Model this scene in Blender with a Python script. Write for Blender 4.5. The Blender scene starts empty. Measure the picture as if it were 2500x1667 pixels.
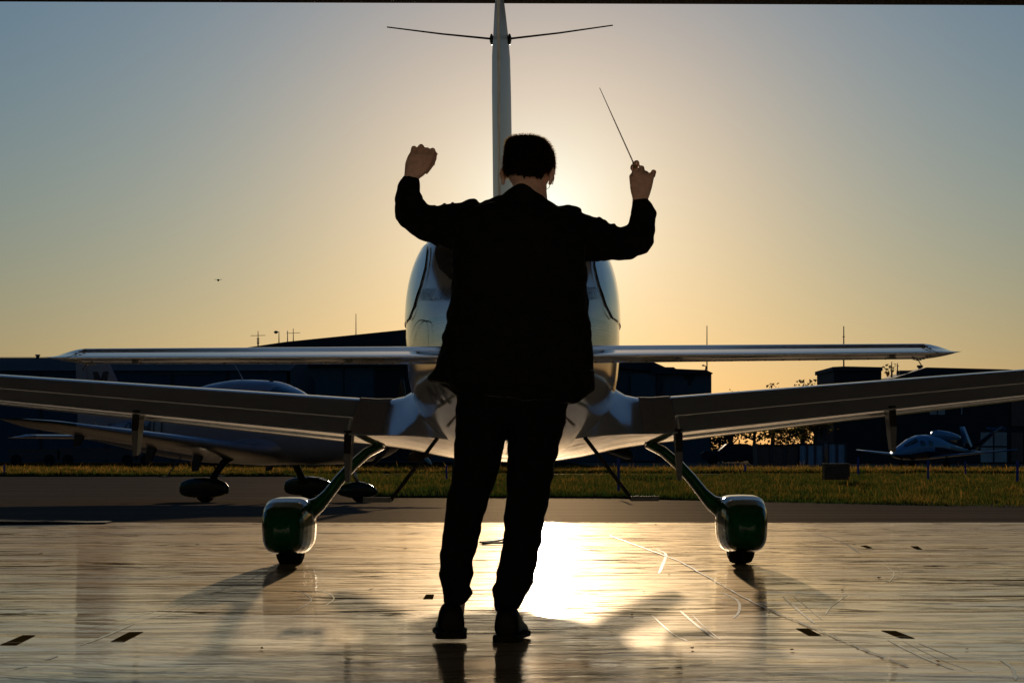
import bpy, bmesh, math, random
import numpy as np
from mathutils import Vector, Matrix, noise

random.seed(7)
rng = np.random.default_rng(7)
sc = bpy.context.scene
COL = sc.collection

# ---------------------------------------------------------------- camera
F, CX, HY, CH = 5903.0, 1250.0, 1110.0, 0.66     # focal length in photo pixels, horizon row, eye height
camd = bpy.data.cameras.new('camera')
cam = bpy.data.objects.new('camera', camd)
COL.objects.link(cam)
camd.lens = 85.0
camd.sensor_width = 36.0
camd.shift_y = 0.1106
camd.clip_start = 0.1
camd.clip_end = 6000
cam.location = (0, 0, CH)
cam.rotation_euler = (math.pi / 2, 0, 0)
sc.camera = cam

# ---------------------------------------------------------------- sky, sun, exposure
SUN_EL = math.radians(5.7)
SUN_AZ = math.atan2(81, 5903)                    # a touch right of the view axis (+Y)
world = bpy.data.worlds.new('World')
sc.world = world
world.use_nodes = True
wt = world.node_tree
bgn = wt.nodes['Background']
sky = wt.nodes.new('ShaderNodeTexSky')
sky.sky_type = 'NISHITA'
sky.sun_disc = False
sky.sun_elevation = SUN_EL
sky.sun_rotation = SUN_AZ
sky.air_density = 1.4
sky.dust_density = 0.7
sky.ozone_density = 6.0


def wn(t, **k):
    n = wt.nodes.new(t)
    for a, b in k.items():
        setattr(n, a, b)
    return n


tint = wn('ShaderNodeVectorMath', operation='MULTIPLY')       # camera white balance
tint.inputs[1].default_value = (1.206, 1.346, 1.47)
wt.links.new(sky.outputs[0], tint.inputs[0])
# aureole of the hazy air round the sun
tc = wn('ShaderNodeTexCoord')
sund = Vector((math.sin(SUN_AZ) * math.cos(SUN_EL), math.cos(SUN_AZ) * math.cos(SUN_EL), math.sin(SUN_EL)))
nrm = wn('ShaderNodeVectorMath', operation='NORMALIZE')
wt.links.new(tc.outputs['Generated'], nrm.inputs[0])
dot = wn('ShaderNodeVectorMath', operation='DOT_PRODUCT')
dot.inputs[1].default_value = sund
wt.links.new(nrm.outputs[0], dot.inputs[0])
ac = wn('ShaderNodeMath', operation='ARCCOSINE', use_clamp=False)
mn = wn('ShaderNodeMath', operation='MINIMUM')
mn.inputs[1].default_value = 0.9999999
wt.links.new(dot.outputs['Value'], mn.inputs[0])
wt.links.new(mn.outputs[0], ac.inputs[0])


def glow(sigma_deg, power, colr, prev):
    d = wn('ShaderNodeMath', operation='DIVIDE')
    d.inputs[1].default_value = math.radians(sigma_deg)
    wt.links.new(ac.outputs[0], d.inputs[0])
    p = wn('ShaderNodeMath', operation='POWER')
    p.inputs[1].default_value = power
    wt.links.new(d.outputs[0], p.inputs[0])
    m = wn('ShaderNodeMath', operation='MULTIPLY')
    m.inputs[1].default_value = -1
    wt.links.new(p.outputs[0], m.inputs[0])
    e = wn('ShaderNodeMath', operation='EXPONENT')
    wt.links.new(m.outputs[0], e.inputs[0])
    s = wn('ShaderNodeVectorMath', operation='SCALE')
    s.inputs[0].default_value = colr
    wt.links.new(e.outputs[0], s.inputs['Scale'])
    a = wn('ShaderNodeVectorMath', operation='ADD')
    wt.links.new(prev, a.inputs[0])
    wt.links.new(s.outputs[0], a.inputs[1])
    return a.outputs[0]


o_ = glow(1.7, 1.0, (4.6, 11.8, 14.0), tint.outputs[0])
o_ = glow(5.5, 2.0, (9.6, 3.7, 0.0), o_)
wt.links.new(o_, bgn.inputs['Color'])
bgn.inputs['Strength'].default_value = 0.05

sl = bpy.data.lights.new('sun', 'SUN')
sl.energy = 3.0
sl.angle = math.radians(0.53)
sl.color = (1.0, 0.80, 0.56)
so = bpy.data.objects.new('sun', sl)
COL.objects.link(so)
so.rotation_euler = (-sund).to_track_quat('-Z', 'Y').to_euler()
so.location = (0, 0, 60)

sc.view_settings.view_transform = 'Standard'
sc.view_settings.look = 'None'
sc.view_settings.exposure = 0.0
sc.view_settings.gamma = 1.0
sc.view_settings.use_curve_mapping = False
sc.cycles.max_bounces = 8
sc.cycles.caustics_reflective = False
sc.cycles.caustics_refractive = False
sc.cycles.sample_clamp_indirect = 4.0
sc.cycles.use_denoising = True


# ---------------------------------------------------------------- helpers
def P(px, py, Y):
    return Vector(((px - CX) * Y / F, Y, CH - (py - HY) * Y / F))


def G(px, py, z=0.0):
    Y = F * (CH - z) / (py - HY)
    return Vector(((px - CX) * Y / F, Y, z))


def link(name, me, m=None, parent=None, smooth=False):
    o = bpy.data.objects.new(name, me)
    COL.objects.link(o)
    if m is not None:
        me.materials.clear()
        me.materials.append(m)
    if smooth:
        me.polygons.foreach_set('use_smooth', [True] * len(me.polygons))
    if parent is not None:
        o.parent = parent
    return o


def tag(o, label=None, cat=None, group=None, kind=None):
    if label: o['label'] = label
    if cat: o['category'] = cat
    if group: o['group'] = group
    if kind: o['kind'] = kind
    return o


def empty(name, loc=(0, 0, 0), rot=(0, 0, 0)):
    o = bpy.data.objects.new(name, None)
    o.empty_display_size = 0.2
    o.location = loc
    o.rotation_euler = rot
    COL.objects.link(o)
    return o


class MB:
    def __init__(s):
        s.v = []
        s.f = []

    def add(s, vs, fs):
        b = len(s.v)
        s.v += [tuple(v) for v in vs]
        s.f += [tuple(i + b for i in f) for f in fs]
        return s

    def box(s, a, b):
        x0, y0, z0 = a
        x1, y1, z1 = b
        return s.add([(x0, y0, z0), (x1, y0, z0), (x1, y1, z0), (x0, y1, z0), (x0, y0, z1), (x1, y0, z1), (x1, y1, z1), (x0, y1, z1)],
                     [(0, 3, 2, 1), (4, 5, 6, 7), (0, 1, 5, 4), (1, 2, 6, 5), (2, 3, 7, 6), (3, 0, 4, 7)])

    def loft(s, rings, cap=True):
        n = len(rings[0])
        vs = [p for r in rings for p in r]
        fs = []
        for i in range(len(rings) - 1):
            for j in range(n):
                k = (j + 1) % n
                fs.append((i * n + j, i * n + k, (i + 1) * n + k, (i + 1) * n + j))
        if cap:
            fs.append(tuple(range(n))[::-1])
            b = (len(rings) - 1) * n
            fs.append(tuple(range(b, b + n)))
        return s.add(vs, fs)

    def tube(s, pts, rad, n=8, sx=1.0, up=None):
        """tube along pts; rad number or list; sx squashes across `up`"""
        pts = [Vector(p) for p in pts]
        if not hasattr(rad, '__len__'):
            rad = [rad] * len(pts)
        rings = []
        for i, p in enumerate(pts):
            d = (pts[min(i + 1, len(pts) - 1)] - pts[max(i - 1, 0)]).normalized()
            u = Vector(up) if up else (Vector((0, 0, 1)) if abs(d.z) < 0.9 else Vector((0, 1, 0)))
            a = d.cross(u).normalized()
            b = a.cross(d).normalized()
            rings.append([p + a * math.cos(t) * rad[i] * sx + b * math.sin(t) * rad[i] for t in [2 * math.pi * k / n for k in range(n)]])
        return s.loft(rings)

    def ellipsoid(s, c, r, n=16, m=10, rot=None):
        c = Vector(c)
        rings = []
        for i in range(m + 1):
            ph = -math.pi / 2 + math.pi * (i + 0.02) / (m + 0.04)
            ring = []
            for k in range(n):
                t = 2 * math.pi * k / n
                q = Vector((r[0] * math.cos(ph) * math.cos(t), r[1] * math.cos(ph) * math.sin(t), r[2] * math.sin(ph)))
                if rot is not None:
                    q = rot @ q
                ring.append(c + q)
            rings.append(ring)
        return s.loft(rings)

    def mesh(s, name='mesh'):
        me = bpy.data.meshes.new(name)
        me.from_pydata(s.v, [], s.f)
        me.update()
        return me

    def build(s, name, m, parent=None, smooth=False, fix=True):
        me = s.mesh(name)
        if fix:
            bm = bmesh.new()
            bm.from_mesh(me)
            bmesh.ops.recalc_face_normals(bm, faces=bm.faces)
            bm.to_mesh(me)
            bm.free()
        return link(name, me, m, parent, smooth)


def shade_auto(o, ang=40):
    me = o.data
    me.polygons.foreach_set('use_smooth', [True] * len(me.polygons))
    bm = bmesh.new()
    bm.from_mesh(me)
    for e in bm.edges:
        if len(e.link_faces) == 2 and e.calc_face_angle(0) > math.radians(ang):
            e.smooth = False
    bm.to_mesh(me)
    bm.free()
    return o


def evaluated(o, name):
    dg = bpy.context.evaluated_depsgraph_get()
    me = bpy.data.meshes.new_from_object(o.evaluated_get(dg))
    me.name = name
    return me


def remeshed(mb, voxel, smooth_it=4, name='mesh'):
    o = link('tmp', mb.mesh())
    md = o.modifiers.new('r', 'REMESH')
    md.mode = 'VOXEL'
    md.voxel_size = voxel
    if smooth_it:
        s = o.modifiers.new('s', 'SMOOTH')
        s.iterations = smooth_it
        s.factor = 0.5
    me = evaluated(o, name)
    bpy.data.objects.remove(o)
    return me


# ---------------------------------------------------------------- materials
def mat(name, col=(0.5, 0.5, 0.5), rough=0.5, metal=0.0, spec=0.5, coat=0.0, noise_amt=0.0, noise_scale=8.0,
        bump=0.0, bump_scale=40.0, rough_var=0.0, trans=0.0):
    m = bpy.data.materials.new(name)
    m.use_nodes = True
    nt = m.node_tree
    b = nt.nodes['Principled BSDF']
    b.inputs['Base Color'].default_value = (*col, 1)
    b.inputs['Roughness'].default_value = rough
    b.inputs['Metallic'].default_value = metal
    b.inputs['Specular IOR Level'].default_value = spec
    b.inputs['Coat Weight'].default_value = coat
    b.inputs['Coat Roughness'].default_value = 0.03
    t = nt.nodes.new('ShaderNodeTexCoord')
    if noise_amt or rough_var:
        n = nt.nodes.new('ShaderNodeTexNoise')
        n.inputs['Scale'].default_value = noise_scale
        n.inputs['Detail'].default_value = 6
        nt.links.new(t.outputs['Object'], n.inputs['Vector'])
        if noise_amt:
            r = nt.nodes.new('ShaderNodeMapRange')
            r.inputs['From Min'].default_value = 0.3
            r.inputs['From Max'].default_value = 0.7
            r.inputs['To Min'].default_value = 1 - noise_amt
            r.inputs['To Max'].default_value = 1 + noise_amt
            nt.links.new(n.outputs[0], r.inputs[0])
            s = nt.nodes.new('ShaderNodeVectorMath')
            s.operation = 'SCALE'
            s.inputs[0].default_value = col
            nt.links.new(r.outputs[0], s.inputs['Scale'])
            nt.links.new(s.outputs[0], b.inputs['Base Color'])
        if rough_var:
            r = nt.nodes.new('ShaderNodeMapRange')
            r.inputs['From Min'].default_value = 0.3
            r.inputs['From Max'].default_value = 0.7
            r.inputs['To Min'].default_value = max(0.02, rough - rough_var)
            r.inputs['To Max'].default_value = rough + rough_var
            nt.links.new(n.outputs[0], r.inputs[0])
            nt.links.new(r.outputs[0], b.inputs['Roughness'])
    if bump:
        n2 = nt.nodes.new('ShaderNodeTexNoise')
        n2.inputs['Scale'].default_value = bump_scale
        n2.inputs['Detail'].default_value = 4
        nt.links.new(t.outputs['Object'], n2.inputs['Vector'])
        bp = nt.nodes.new('ShaderNodeBump')
        bp.inputs['Strength'].default_value = 1.0
        bp.inputs['Distance'].default_value = bump
        nt.links.new(n2.outputs[0], bp.inputs['Height'])
        nt.links.new(bp.outputs[0], b.inputs['Normal'])
    return m


def translucent_mat(name, col, tcol, mix=0.5, attr_noise=2.0, col2=None):
    m = bpy.data.materials.new(name)
    m.use_nodes = True
    nt = m.node_tree
    out = nt.nodes['Material Output']
    nt.nodes.remove(nt.nodes['Principled BSDF'])
    d = nt.nodes.new('ShaderNodeBsdfDiffuse')
    t = nt.nodes.new('ShaderNodeBsdfTranslucent')
    d.inputs[0].default_value = (*col, 1)
    t.inputs[0].default_value = (*tcol, 1)
    if col2:
        g = nt.nodes.new('ShaderNodeNewGeometry')
        n = nt.nodes.new('ShaderNodeTexNoise')
        n.inputs['Scale'].default_value = attr_noise
        n.inputs['Detail'].default_value = 5
        nt.links.new(g.outputs['Position'], n.inputs['Vector'])
        r = nt.nodes.new('ShaderNodeValToRGB')
        r.color_ramp.elements[0].position = 0.42
        r.color_ramp.elements[1].position = 0.62
        r.color_ramp.elements[0].color = (*tcol, 1)
        r.color_ramp.elements[1].color = (*col2, 1)
        nt.links.new(n.outputs[0], r.inputs[0])
        nt.links.new(r.outputs[0], t.inputs[0])
    x = nt.nodes.new('ShaderNodeMixShader')
    x.inputs[0].default_value = mix
    nt.links.new(d.outputs[0], x.inputs[1])
    nt.links.new(t.outputs[0], x.inputs[2])
    nt.links.new(x.outputs[0], out.inputs[0])
    return m


M = {}
M['white_paint'] = mat('white_paint', (0.66, 0.68, 0.72), 0.06, coat=0.0, noise_amt=0.03, noise_scale=3, rough_var=0.03)
M['satin_paint'] = mat('satin_paint', (0.72, 0.77, 0.82), 0.34, spec=0.5, noise_amt=0.05, noise_scale=4)
M['green_paint'] = mat('green_paint', (0.006, 0.085, 0.030), 0.12, spec=0.16, coat=0.0, noise_amt=0.1, noise_scale=5)
M['black_paint'] = mat('black_paint', (0.01, 0.01, 0.012), 0.25)
M['seam'] = mat('seam', (0.01, 0.01, 0.01), 0.7)
M['glass_dark'] = mat('glass_dark', (0.03, 0.035, 0.04), 0.04, spec=0.7, coat=0.5, noise_amt=0.1)
M['olive_patch'] = mat('olive_patch', (0.10, 0.075, 0.03), 0.6, spec=0.15, noise_amt=0.15)
M['walkway'] = mat('walkway', (0.45, 0.37, 0.30), 0.8, noise_amt=0.4, noise_scale=120, bump=0.002, bump_scale=300)
M['rubber'] = mat('rubber', (0.012, 0.012, 0.012), 0.85, spec=0.1, noise_amt=0.2, noise_scale=30, bump=0.001)
M['metal'] = mat('metal', (0.45, 0.45, 0.45), 0.3, metal=1.0, rough_var=0.1)
M['dark_metal'] = mat('dark_metal', (0.03, 0.03, 0.032), 0.4, metal=0.3, noise_amt=0.2)
M['letter_blue'] = mat('letter_blue', (0.03, 0.07, 0.16), 0.4)
M['letter_dark'] = mat('letter_dark', (0.02, 0.02, 0.025), 0.4)
M['skin'] = mat('skin', (0.74, 0.47, 0.37), 0.55, noise_amt=0.12, noise_scale=60, bump=0.0006, bump_scale=350)
M['skin'].node_tree.nodes['Principled BSDF'].inputs['Subsurface Weight'].default_value = 0.15
M['skin'].node_tree.nodes['Principled BSDF'].inputs['Subsurface Scale'].default_value = 0.008
M['jacket'] = mat('jacket', (0.006, 0.006, 0.007), 0.9, spec=0.15, noise_amt=0.25, noise_scale=25, bump=0.001, bump_scale=120)
M['trousers'] = mat('trousers', (0.005, 0.005, 0.006), 0.92, spec=0.12, noise_amt=0.2, noise_scale=25, bump=0.001, bump_scale=150)
for k_ in ('jacket', 'trousers'):
    M[k_].node_tree.nodes['Principled BSDF'].inputs['Sheen Weight'].default_value = 0.5
    M[k_].node_tree.nodes['Principled BSDF'].inputs['Sheen Roughness'].default_value = 0.12
M['leather'] = mat('leather', (0.004, 0.0035, 0.0035), 0.5, spec=0.08, noise_amt=0.2, bump=0.0008, bump_scale=60)
M['sole'] = mat('sole', (0.005, 0.0045, 0.004), 0.7, spec=0.1)
M['hair'] = translucent_mat('hair', (0.006, 0.004, 0.002), (0.6, 0.38, 0.16), 0.5)
M['hair_cap'] = mat('hair_cap', (0.004, 0.0028, 0.002), 0.9, spec=0.1, noise_amt=0.4, noise_scale=200)
M['baton'] = mat('baton', (0.85, 0.85, 0.83), 0.3, noise_amt=0.05)
M['cork'] = mat('cork', (0.4, 0.25, 0.12), 0.7, noise_amt=0.2)
M['tape'] = mat('tape', (0.075, 0.055, 0.022), 1.0, spec=0.0, noise_amt=0.25, noise_scale=30)
M['scuff'] = mat('scuff', (0.50, 0.42, 0.30), 0.42, spec=0.9, coat=0.5, noise_amt=0.45, noise_scale=14)
M['bounce_lining'] = mat('bounce_lining', (0.85, 0.85, 0.84), 0.7, noise_amt=0.04, noise_scale=1)
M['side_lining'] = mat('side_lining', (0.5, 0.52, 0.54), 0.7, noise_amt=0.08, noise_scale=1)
M['hangar_steel'] = mat('hangar_steel', (0.05, 0.05, 0.05), 0.6, noise_amt=0.2)
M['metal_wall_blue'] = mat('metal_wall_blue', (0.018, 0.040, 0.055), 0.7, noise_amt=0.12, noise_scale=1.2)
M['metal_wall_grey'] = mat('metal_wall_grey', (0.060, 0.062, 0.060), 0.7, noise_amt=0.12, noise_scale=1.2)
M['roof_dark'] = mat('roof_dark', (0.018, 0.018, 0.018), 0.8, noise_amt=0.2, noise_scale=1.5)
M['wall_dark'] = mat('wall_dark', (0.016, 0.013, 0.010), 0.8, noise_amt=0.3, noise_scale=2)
M['brick_wall'] = mat('brick_wall', (0.20, 0.08, 0.045), 0.9, noise_amt=0.3, noise_scale=9)
M['window_pale'] = mat('window_pale', (0.25, 0.30, 0.28), 0.15, noise_amt=0.3, noise_scale=0.7)
M['container'] = mat('container', (0.32, 0.31, 0.33), 0.6, noise_amt=0.12, noise_scale=2)
M['post_blue'] = mat('post_blue', (0.03, 0.04, 0.25), 0.5, noise_amt=0.2)
M['wood'] = mat('wood', (0.06, 0.045, 0.03), 0.85, noise_amt=0.3, noise_scale=5)
M['leaf'] = translucent_mat('leaf', (0.045, 0.06, 0.02), (0.10, 0.09, 0.02), 0.4, 0.8, (0.16, 0.07, 0.02))
M['grass'] = translucent_mat('grass', (0.03, 0.045, 0.012), (0.03, 0.055, 0.008), 0.6, 2.6, (0.40, 0.19, 0.04))
gm = M['grass'].node_tree
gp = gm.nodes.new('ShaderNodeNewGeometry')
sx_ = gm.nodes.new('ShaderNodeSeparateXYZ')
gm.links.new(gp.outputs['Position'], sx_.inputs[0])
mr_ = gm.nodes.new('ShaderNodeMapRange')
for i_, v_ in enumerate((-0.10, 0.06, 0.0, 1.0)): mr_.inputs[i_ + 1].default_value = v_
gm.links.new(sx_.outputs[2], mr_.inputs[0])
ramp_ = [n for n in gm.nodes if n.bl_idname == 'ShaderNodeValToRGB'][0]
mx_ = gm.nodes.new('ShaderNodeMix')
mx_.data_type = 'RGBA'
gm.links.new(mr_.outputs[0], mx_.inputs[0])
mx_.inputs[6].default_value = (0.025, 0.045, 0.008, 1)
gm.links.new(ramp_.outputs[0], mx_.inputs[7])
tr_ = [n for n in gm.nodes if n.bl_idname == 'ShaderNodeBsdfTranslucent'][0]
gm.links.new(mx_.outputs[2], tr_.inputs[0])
M['soil'] = mat('soil', (0.020, 0.020, 0.010), 1.0, spec=0.0, noise_amt=0.4, noise_scale=4)
M['blue_sign'] = mat('blue_sign', (0.10, 0.25, 0.5), 0.5)
M['drone'] = mat('drone', (0.05, 0.04, 0.03), 0.6)
mg = bpy.data.materials.new('green_light')
mg.use_nodes = True
mg.node_tree.nodes['Principled BSDF'].inputs['Base Color'].default_value = (0.02, 0.6, 0.15, 1)
mg.node_tree.nodes['Principled BSDF'].inputs['Emission Color'].default_value = (0.05, 1, 0.25, 1)
mg.node_tree.nodes['Principled BSDF'].inputs['Emission Strength'].default_value = 3
M['green_light'] = mg
ml = bpy.data.materials.new('lamp_lit')
ml.use_nodes = True
ml.node_tree.nodes['Principled BSDF'].inputs['Emission Color'].default_value = (1, 0.85, 0.6, 1)
ml.node_tree.nodes['Principled BSDF'].inputs['Emission Strength'].default_value = 6
M['lamp_lit'] = ml


# livery: white gloss with printed curved bands (flat print on the paint)
def livery():
    m = mat('livery_paint', (0.68, 0.70, 0.73), 0.10)
    nt = m.node_tree
    b = nt.nodes['Principled BSDF']
    t = nt.nodes.new('ShaderNodeTexCoord')
    s = nt.nodes.new('ShaderNodeSeparateXYZ')
    nt.links.new(t.outputs['Object'], s.inputs[0])

    def mth(op, a, b_=None, clamp=False):
        n = nt.nodes.new('ShaderNodeMath')
        n.operation = op
        n.use_clamp = clamp
        for i, v in enumerate((a, b_)):
            if v is None: continue
            if isinstance(v, (int, float)):
                n.inputs[i].default_value = v
            else:
                nt.links.new(v, n.inputs[i])
        return n.outputs[0]
    y, z = s.outputs[1], s.outputs[2]
    prev = None

    def band(zc, slope, curve, half, colr):
        nonlocal prev
        yy = mth('MULTIPLY', y, y)
        c = mth('ADD', mth('MULTIPLY', y, slope), mth('MULTIPLY', yy, curve))
        d = mth('ABSOLUTE', mth('SUBTRACT', mth('SUBTRACT', z, c), zc))
        k = mth('LESS_THAN', d, half)
        x = nt.nodes.new('ShaderNodeMix')
        x.data_type = 'RGBA'
        nt.links.new(k, x.inputs[0])
        if prev is None:
            x.inputs[6].default_value = (0.68, 0.70, 0.73, 1)
        else:
            nt.links.new(prev, x.inputs[6])
        x.inputs[7].default_value = (*colr, 1)
        prev = x.outputs[2]
    band(1.424, 0.028, 0.0, 0.012, (0.12, 0.30, 0.30))
    band(1.327, 0.028, 0.0, 0.022, (0.14, 0.34, 0.18))
    band(1.405, 0.04, 0.004, 0.0022, (0.1, 0.2, 0.15))
    band(1.392, 0.046, 0.006, 0.0022, (0.1, 0.2, 0.15))
    band(1.375, 0.05, 0.008, 0.0022, (0.1, 0.2, 0.15))
    band(1.275, 0.028, 0.0, 0.012, (0.25, 0.40, 0.30))
    nt.links.new(prev, b.inputs['Base Color'])
    return m


M['livery'] = livery()


# hangar floor: worn sealed concrete, streaked along X, faintly rippled
def floor_mat():
    m = bpy.data.materials.new('sealed_concrete')
    m.use_nodes = True
    nt = m.node_tree
    b = nt.nodes['Principled BSDF']
    g = nt.nodes.new('ShaderNodeNewGeometry')

    wrp = nt.nodes.new('ShaderNodeTexNoise')
    wrp.inputs['Scale'].default_value = 0.8
    wrp.inputs['Detail'].default_value = 3
    nt.links.new(g.outputs['Position'], wrp.inputs['Vector'])
    wsub = nt.nodes.new('ShaderNodeVectorMath')
    wsub.operation = 'MULTIPLY_ADD'
    wsub.inputs[1].default_value = (0.6, 0.75, 0)
    nt.links.new(wrp.outputs['Color'], wsub.inputs[0])
    nt.links.new(g.outputs['Position'], wsub.inputs[2])

    def nz(scale, vec, detail=5, rough=0.6):
        mp = nt.nodes.new('ShaderNodeMapping')
        mp.inputs['Scale'].default_value = vec
        nt.links.new(wsub.outputs[0], mp.inputs[0])
        n = nt.nodes.new('ShaderNodeTexNoise')
        n.inputs['Scale'].default_value = scale
        n.inputs['Detail'].default_value = detail
        n.inputs['Roughness'].default_value = rough
        nt.links.new(mp.outputs[0], n.inputs['Vector'])
        return n.outputs[0]

    def mr(v, a, b_, c, d):
        r = nt.nodes.new('ShaderNodeMapRange')
        for i, q in enumerate((a, b_, c, d)):
            r.inputs[i + 1].default_value = q
        nt.links.new(v, r.inputs[0])
        return r.outputs[0]

    def mth(op, a, b_):
        n = nt.nodes.new('ShaderNodeMath')
        n.operation = op
        for i, v in enumerate((a, b_)):
            if isinstance(v, (int, float)):
                n.inputs[i].default_value = v
            else:
                nt.links.new(v, n.inputs[i])
        return n.outputs[0]
    streak = nz(1.0, (1.1, 4.2, 1), 7, 0.62)
    patch = nz(0.55, (1, 1, 1), 5, 0.6)
    fine = nz(1.0, (2.2, 38, 1), 3, 0.7)
    r = nt.nodes.new('ShaderNodeValToRGB')
    e = r.color_ramp.elements
    e[0].position, e[0].color = 0.35, (0.17, 0.14, 0.105, 1)
    e[1].position, e[1].color = 0.68, (0.38, 0.33, 0.26, 1)
    nt.links.new(mth('ADD', mth('MULTIPLY', streak, 0.6), mth('MULTIPLY', patch, 0.4)), r.inputs[0])
    nt.links.new(r.outputs[0], b.inputs['Base Color'])
    b.inputs['Roughness'].default_value = 0.45
    b.inputs['Specular IOR Level'].default_value = 0.1
    b.inputs['Coat Weight'].default_value = 1.0
    b.inputs['Coat Tint'].default_value = (1.0, 0.91, 0.78, 1)
    b.inputs['Coat IOR'].default_value = 3.2
    rr = mth('ADD', mr(streak, 0.35, 0.68, 0.03, 0.065), mr(patch, 0.3, 0.7, -0.01, 0.02))
    nt.links.new(rr, b.inputs['Coat Roughness'])
    big = nz(1.0, (0.45, 1.5, 1), 2, 0.5)
    strk = nz(1.0, (1.1, 4.2, 1), 2, 0.5)
    h = mth('ADD', mth('MULTIPLY', big, 0.009), mth('MULTIPLY', strk, 0.0035))
    mask = mr(nz(1.0, (0.9, 3.4, 1), 5, 0.7), 0.42, 0.60, 0.0, 1.0)
    spy = nt.nodes.new('ShaderNodeSeparateXYZ')        # the sealer is more worn towards the doorway
    nt.links.new(g.outputs['Position'], spy.inputs[0])
    fine2 = nz(1.0, (1.6, 16, 1), 2, 0.6)
    h = mth('ADD', h, mth('MULTIPLY', mth('MULTIPLY', fine, mask), 0.0009))
    h = mth('ADD', h, mth('MULTIPLY', fine2, mr(spy.outputs[1], 10, 20, 0.0, 0.0042)))
    bp = nt.nodes.new('ShaderNodeBump')
    bp.inputs['Distance'].default_value = 1.0
    bp.inputs['Strength'].default_value = 1.0
    nt.links.new(h, bp.inputs['Height'])
    nt.links.new(bp.outputs[0], b.inputs['Normal'])
    nt.links.new(bp.outputs[0], b.inputs['Coat Normal'])
    # worn sealer: part of the surface is scattered gloss, and swept dirt lies in long streaks
    gs = nt.nodes.new('ShaderNodeBsdfGlossy')
    gs.inputs['Roughness'].default_value = 0.66
    gs.inputs['Color'].default_value = (1.0, 0.76, 0.46, 1)
    nt.links.new(bp.outputs[0], gs.inputs['Normal'])
    m1 = nt.nodes.new('ShaderNodeMixShader')
    sp0 = nt.nodes.new('ShaderNodeSeparateXYZ')
    nt.links.new(g.outputs['Position'], sp0.inputs[0])
    nt.links.new(mth('ADD', mr(patch, 0.3, 0.7, 0.08, 0.18), mr(sp0.outputs[1], 9, 18, 0.0, 0.30)), m1.inputs[0])
    nt.links.new(b.outputs[0], m1.inputs[1])
    nt.links.new(gs.outputs[0], m1.inputs[2])
    dd = nt.nodes.new('ShaderNodeBsdfDiffuse')
    dd.inputs[0].default_value = (0.035, 0.020, 0.009, 1)
    m2 = nt.nodes.new('ShaderNodeMixShader')
    dirt = nz(1.0, (2.6, 10.0, 1), 8, 0.72)
    # mop swirls: the same dirt read through a slowly turning warp
    wv = nt.nodes.new('ShaderNodeTexWave')
    wv.wave_type = 'RINGS'
    wv.inputs['Scale'].default_value = 0.55
    wv.inputs['Distortion'].default_value = 9.0
    wv.inputs['Detail'].default_value = 4.0
    wv.inputs['Detail Scale'].default_value = 0.7
    nt.links.new(g.outputs['Position'], wv.inputs['Vector'])
    dirt2 = nz(1.0, (0.35, 0.9, 1), 3, 0.6)
    lon = nz(1.0, (0.5, 5.0, 1), 6, 0.7)
    dm = mth('MULTIPLY', mth('MAXIMUM', mr(dirt, 0.51, 0.575, 0.0, 1.0), mr(lon, 0.56, 0.61, 0.0, 1.0)), mr(dirt2, 0.38, 0.58, 0.30, 1.0))
    dm = mth('MAXIMUM', dm, mth('MULTIPLY', mr(wv.outputs['Fac'], 0.90, 0.99, 0.0, 0.45), mr(patch, 0.42, 0.6, 0.0, 1.0)))
    sp = nt.nodes.new('ShaderNodeSeparateXYZ')         # dirt is worst towards the doorway, mopped cleaner further in
    nt.links.new(g.outputs['Position'], sp.inputs[0])
    dm = mth('MULTIPLY', dm, mr(sp.outputs[1], 8.0, 10.5, 0.40, 1.0))
    nt.links.new(dm, m2.inputs[0])
    nt.links.new(m1.outputs[0], m2.inputs[1])
    nt.links.new(dd.outputs[0], m2.inputs[2])
    nt.links.new(m2.outputs[0], nt.nodes['Material Output'].inputs[0])
    return m


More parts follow.
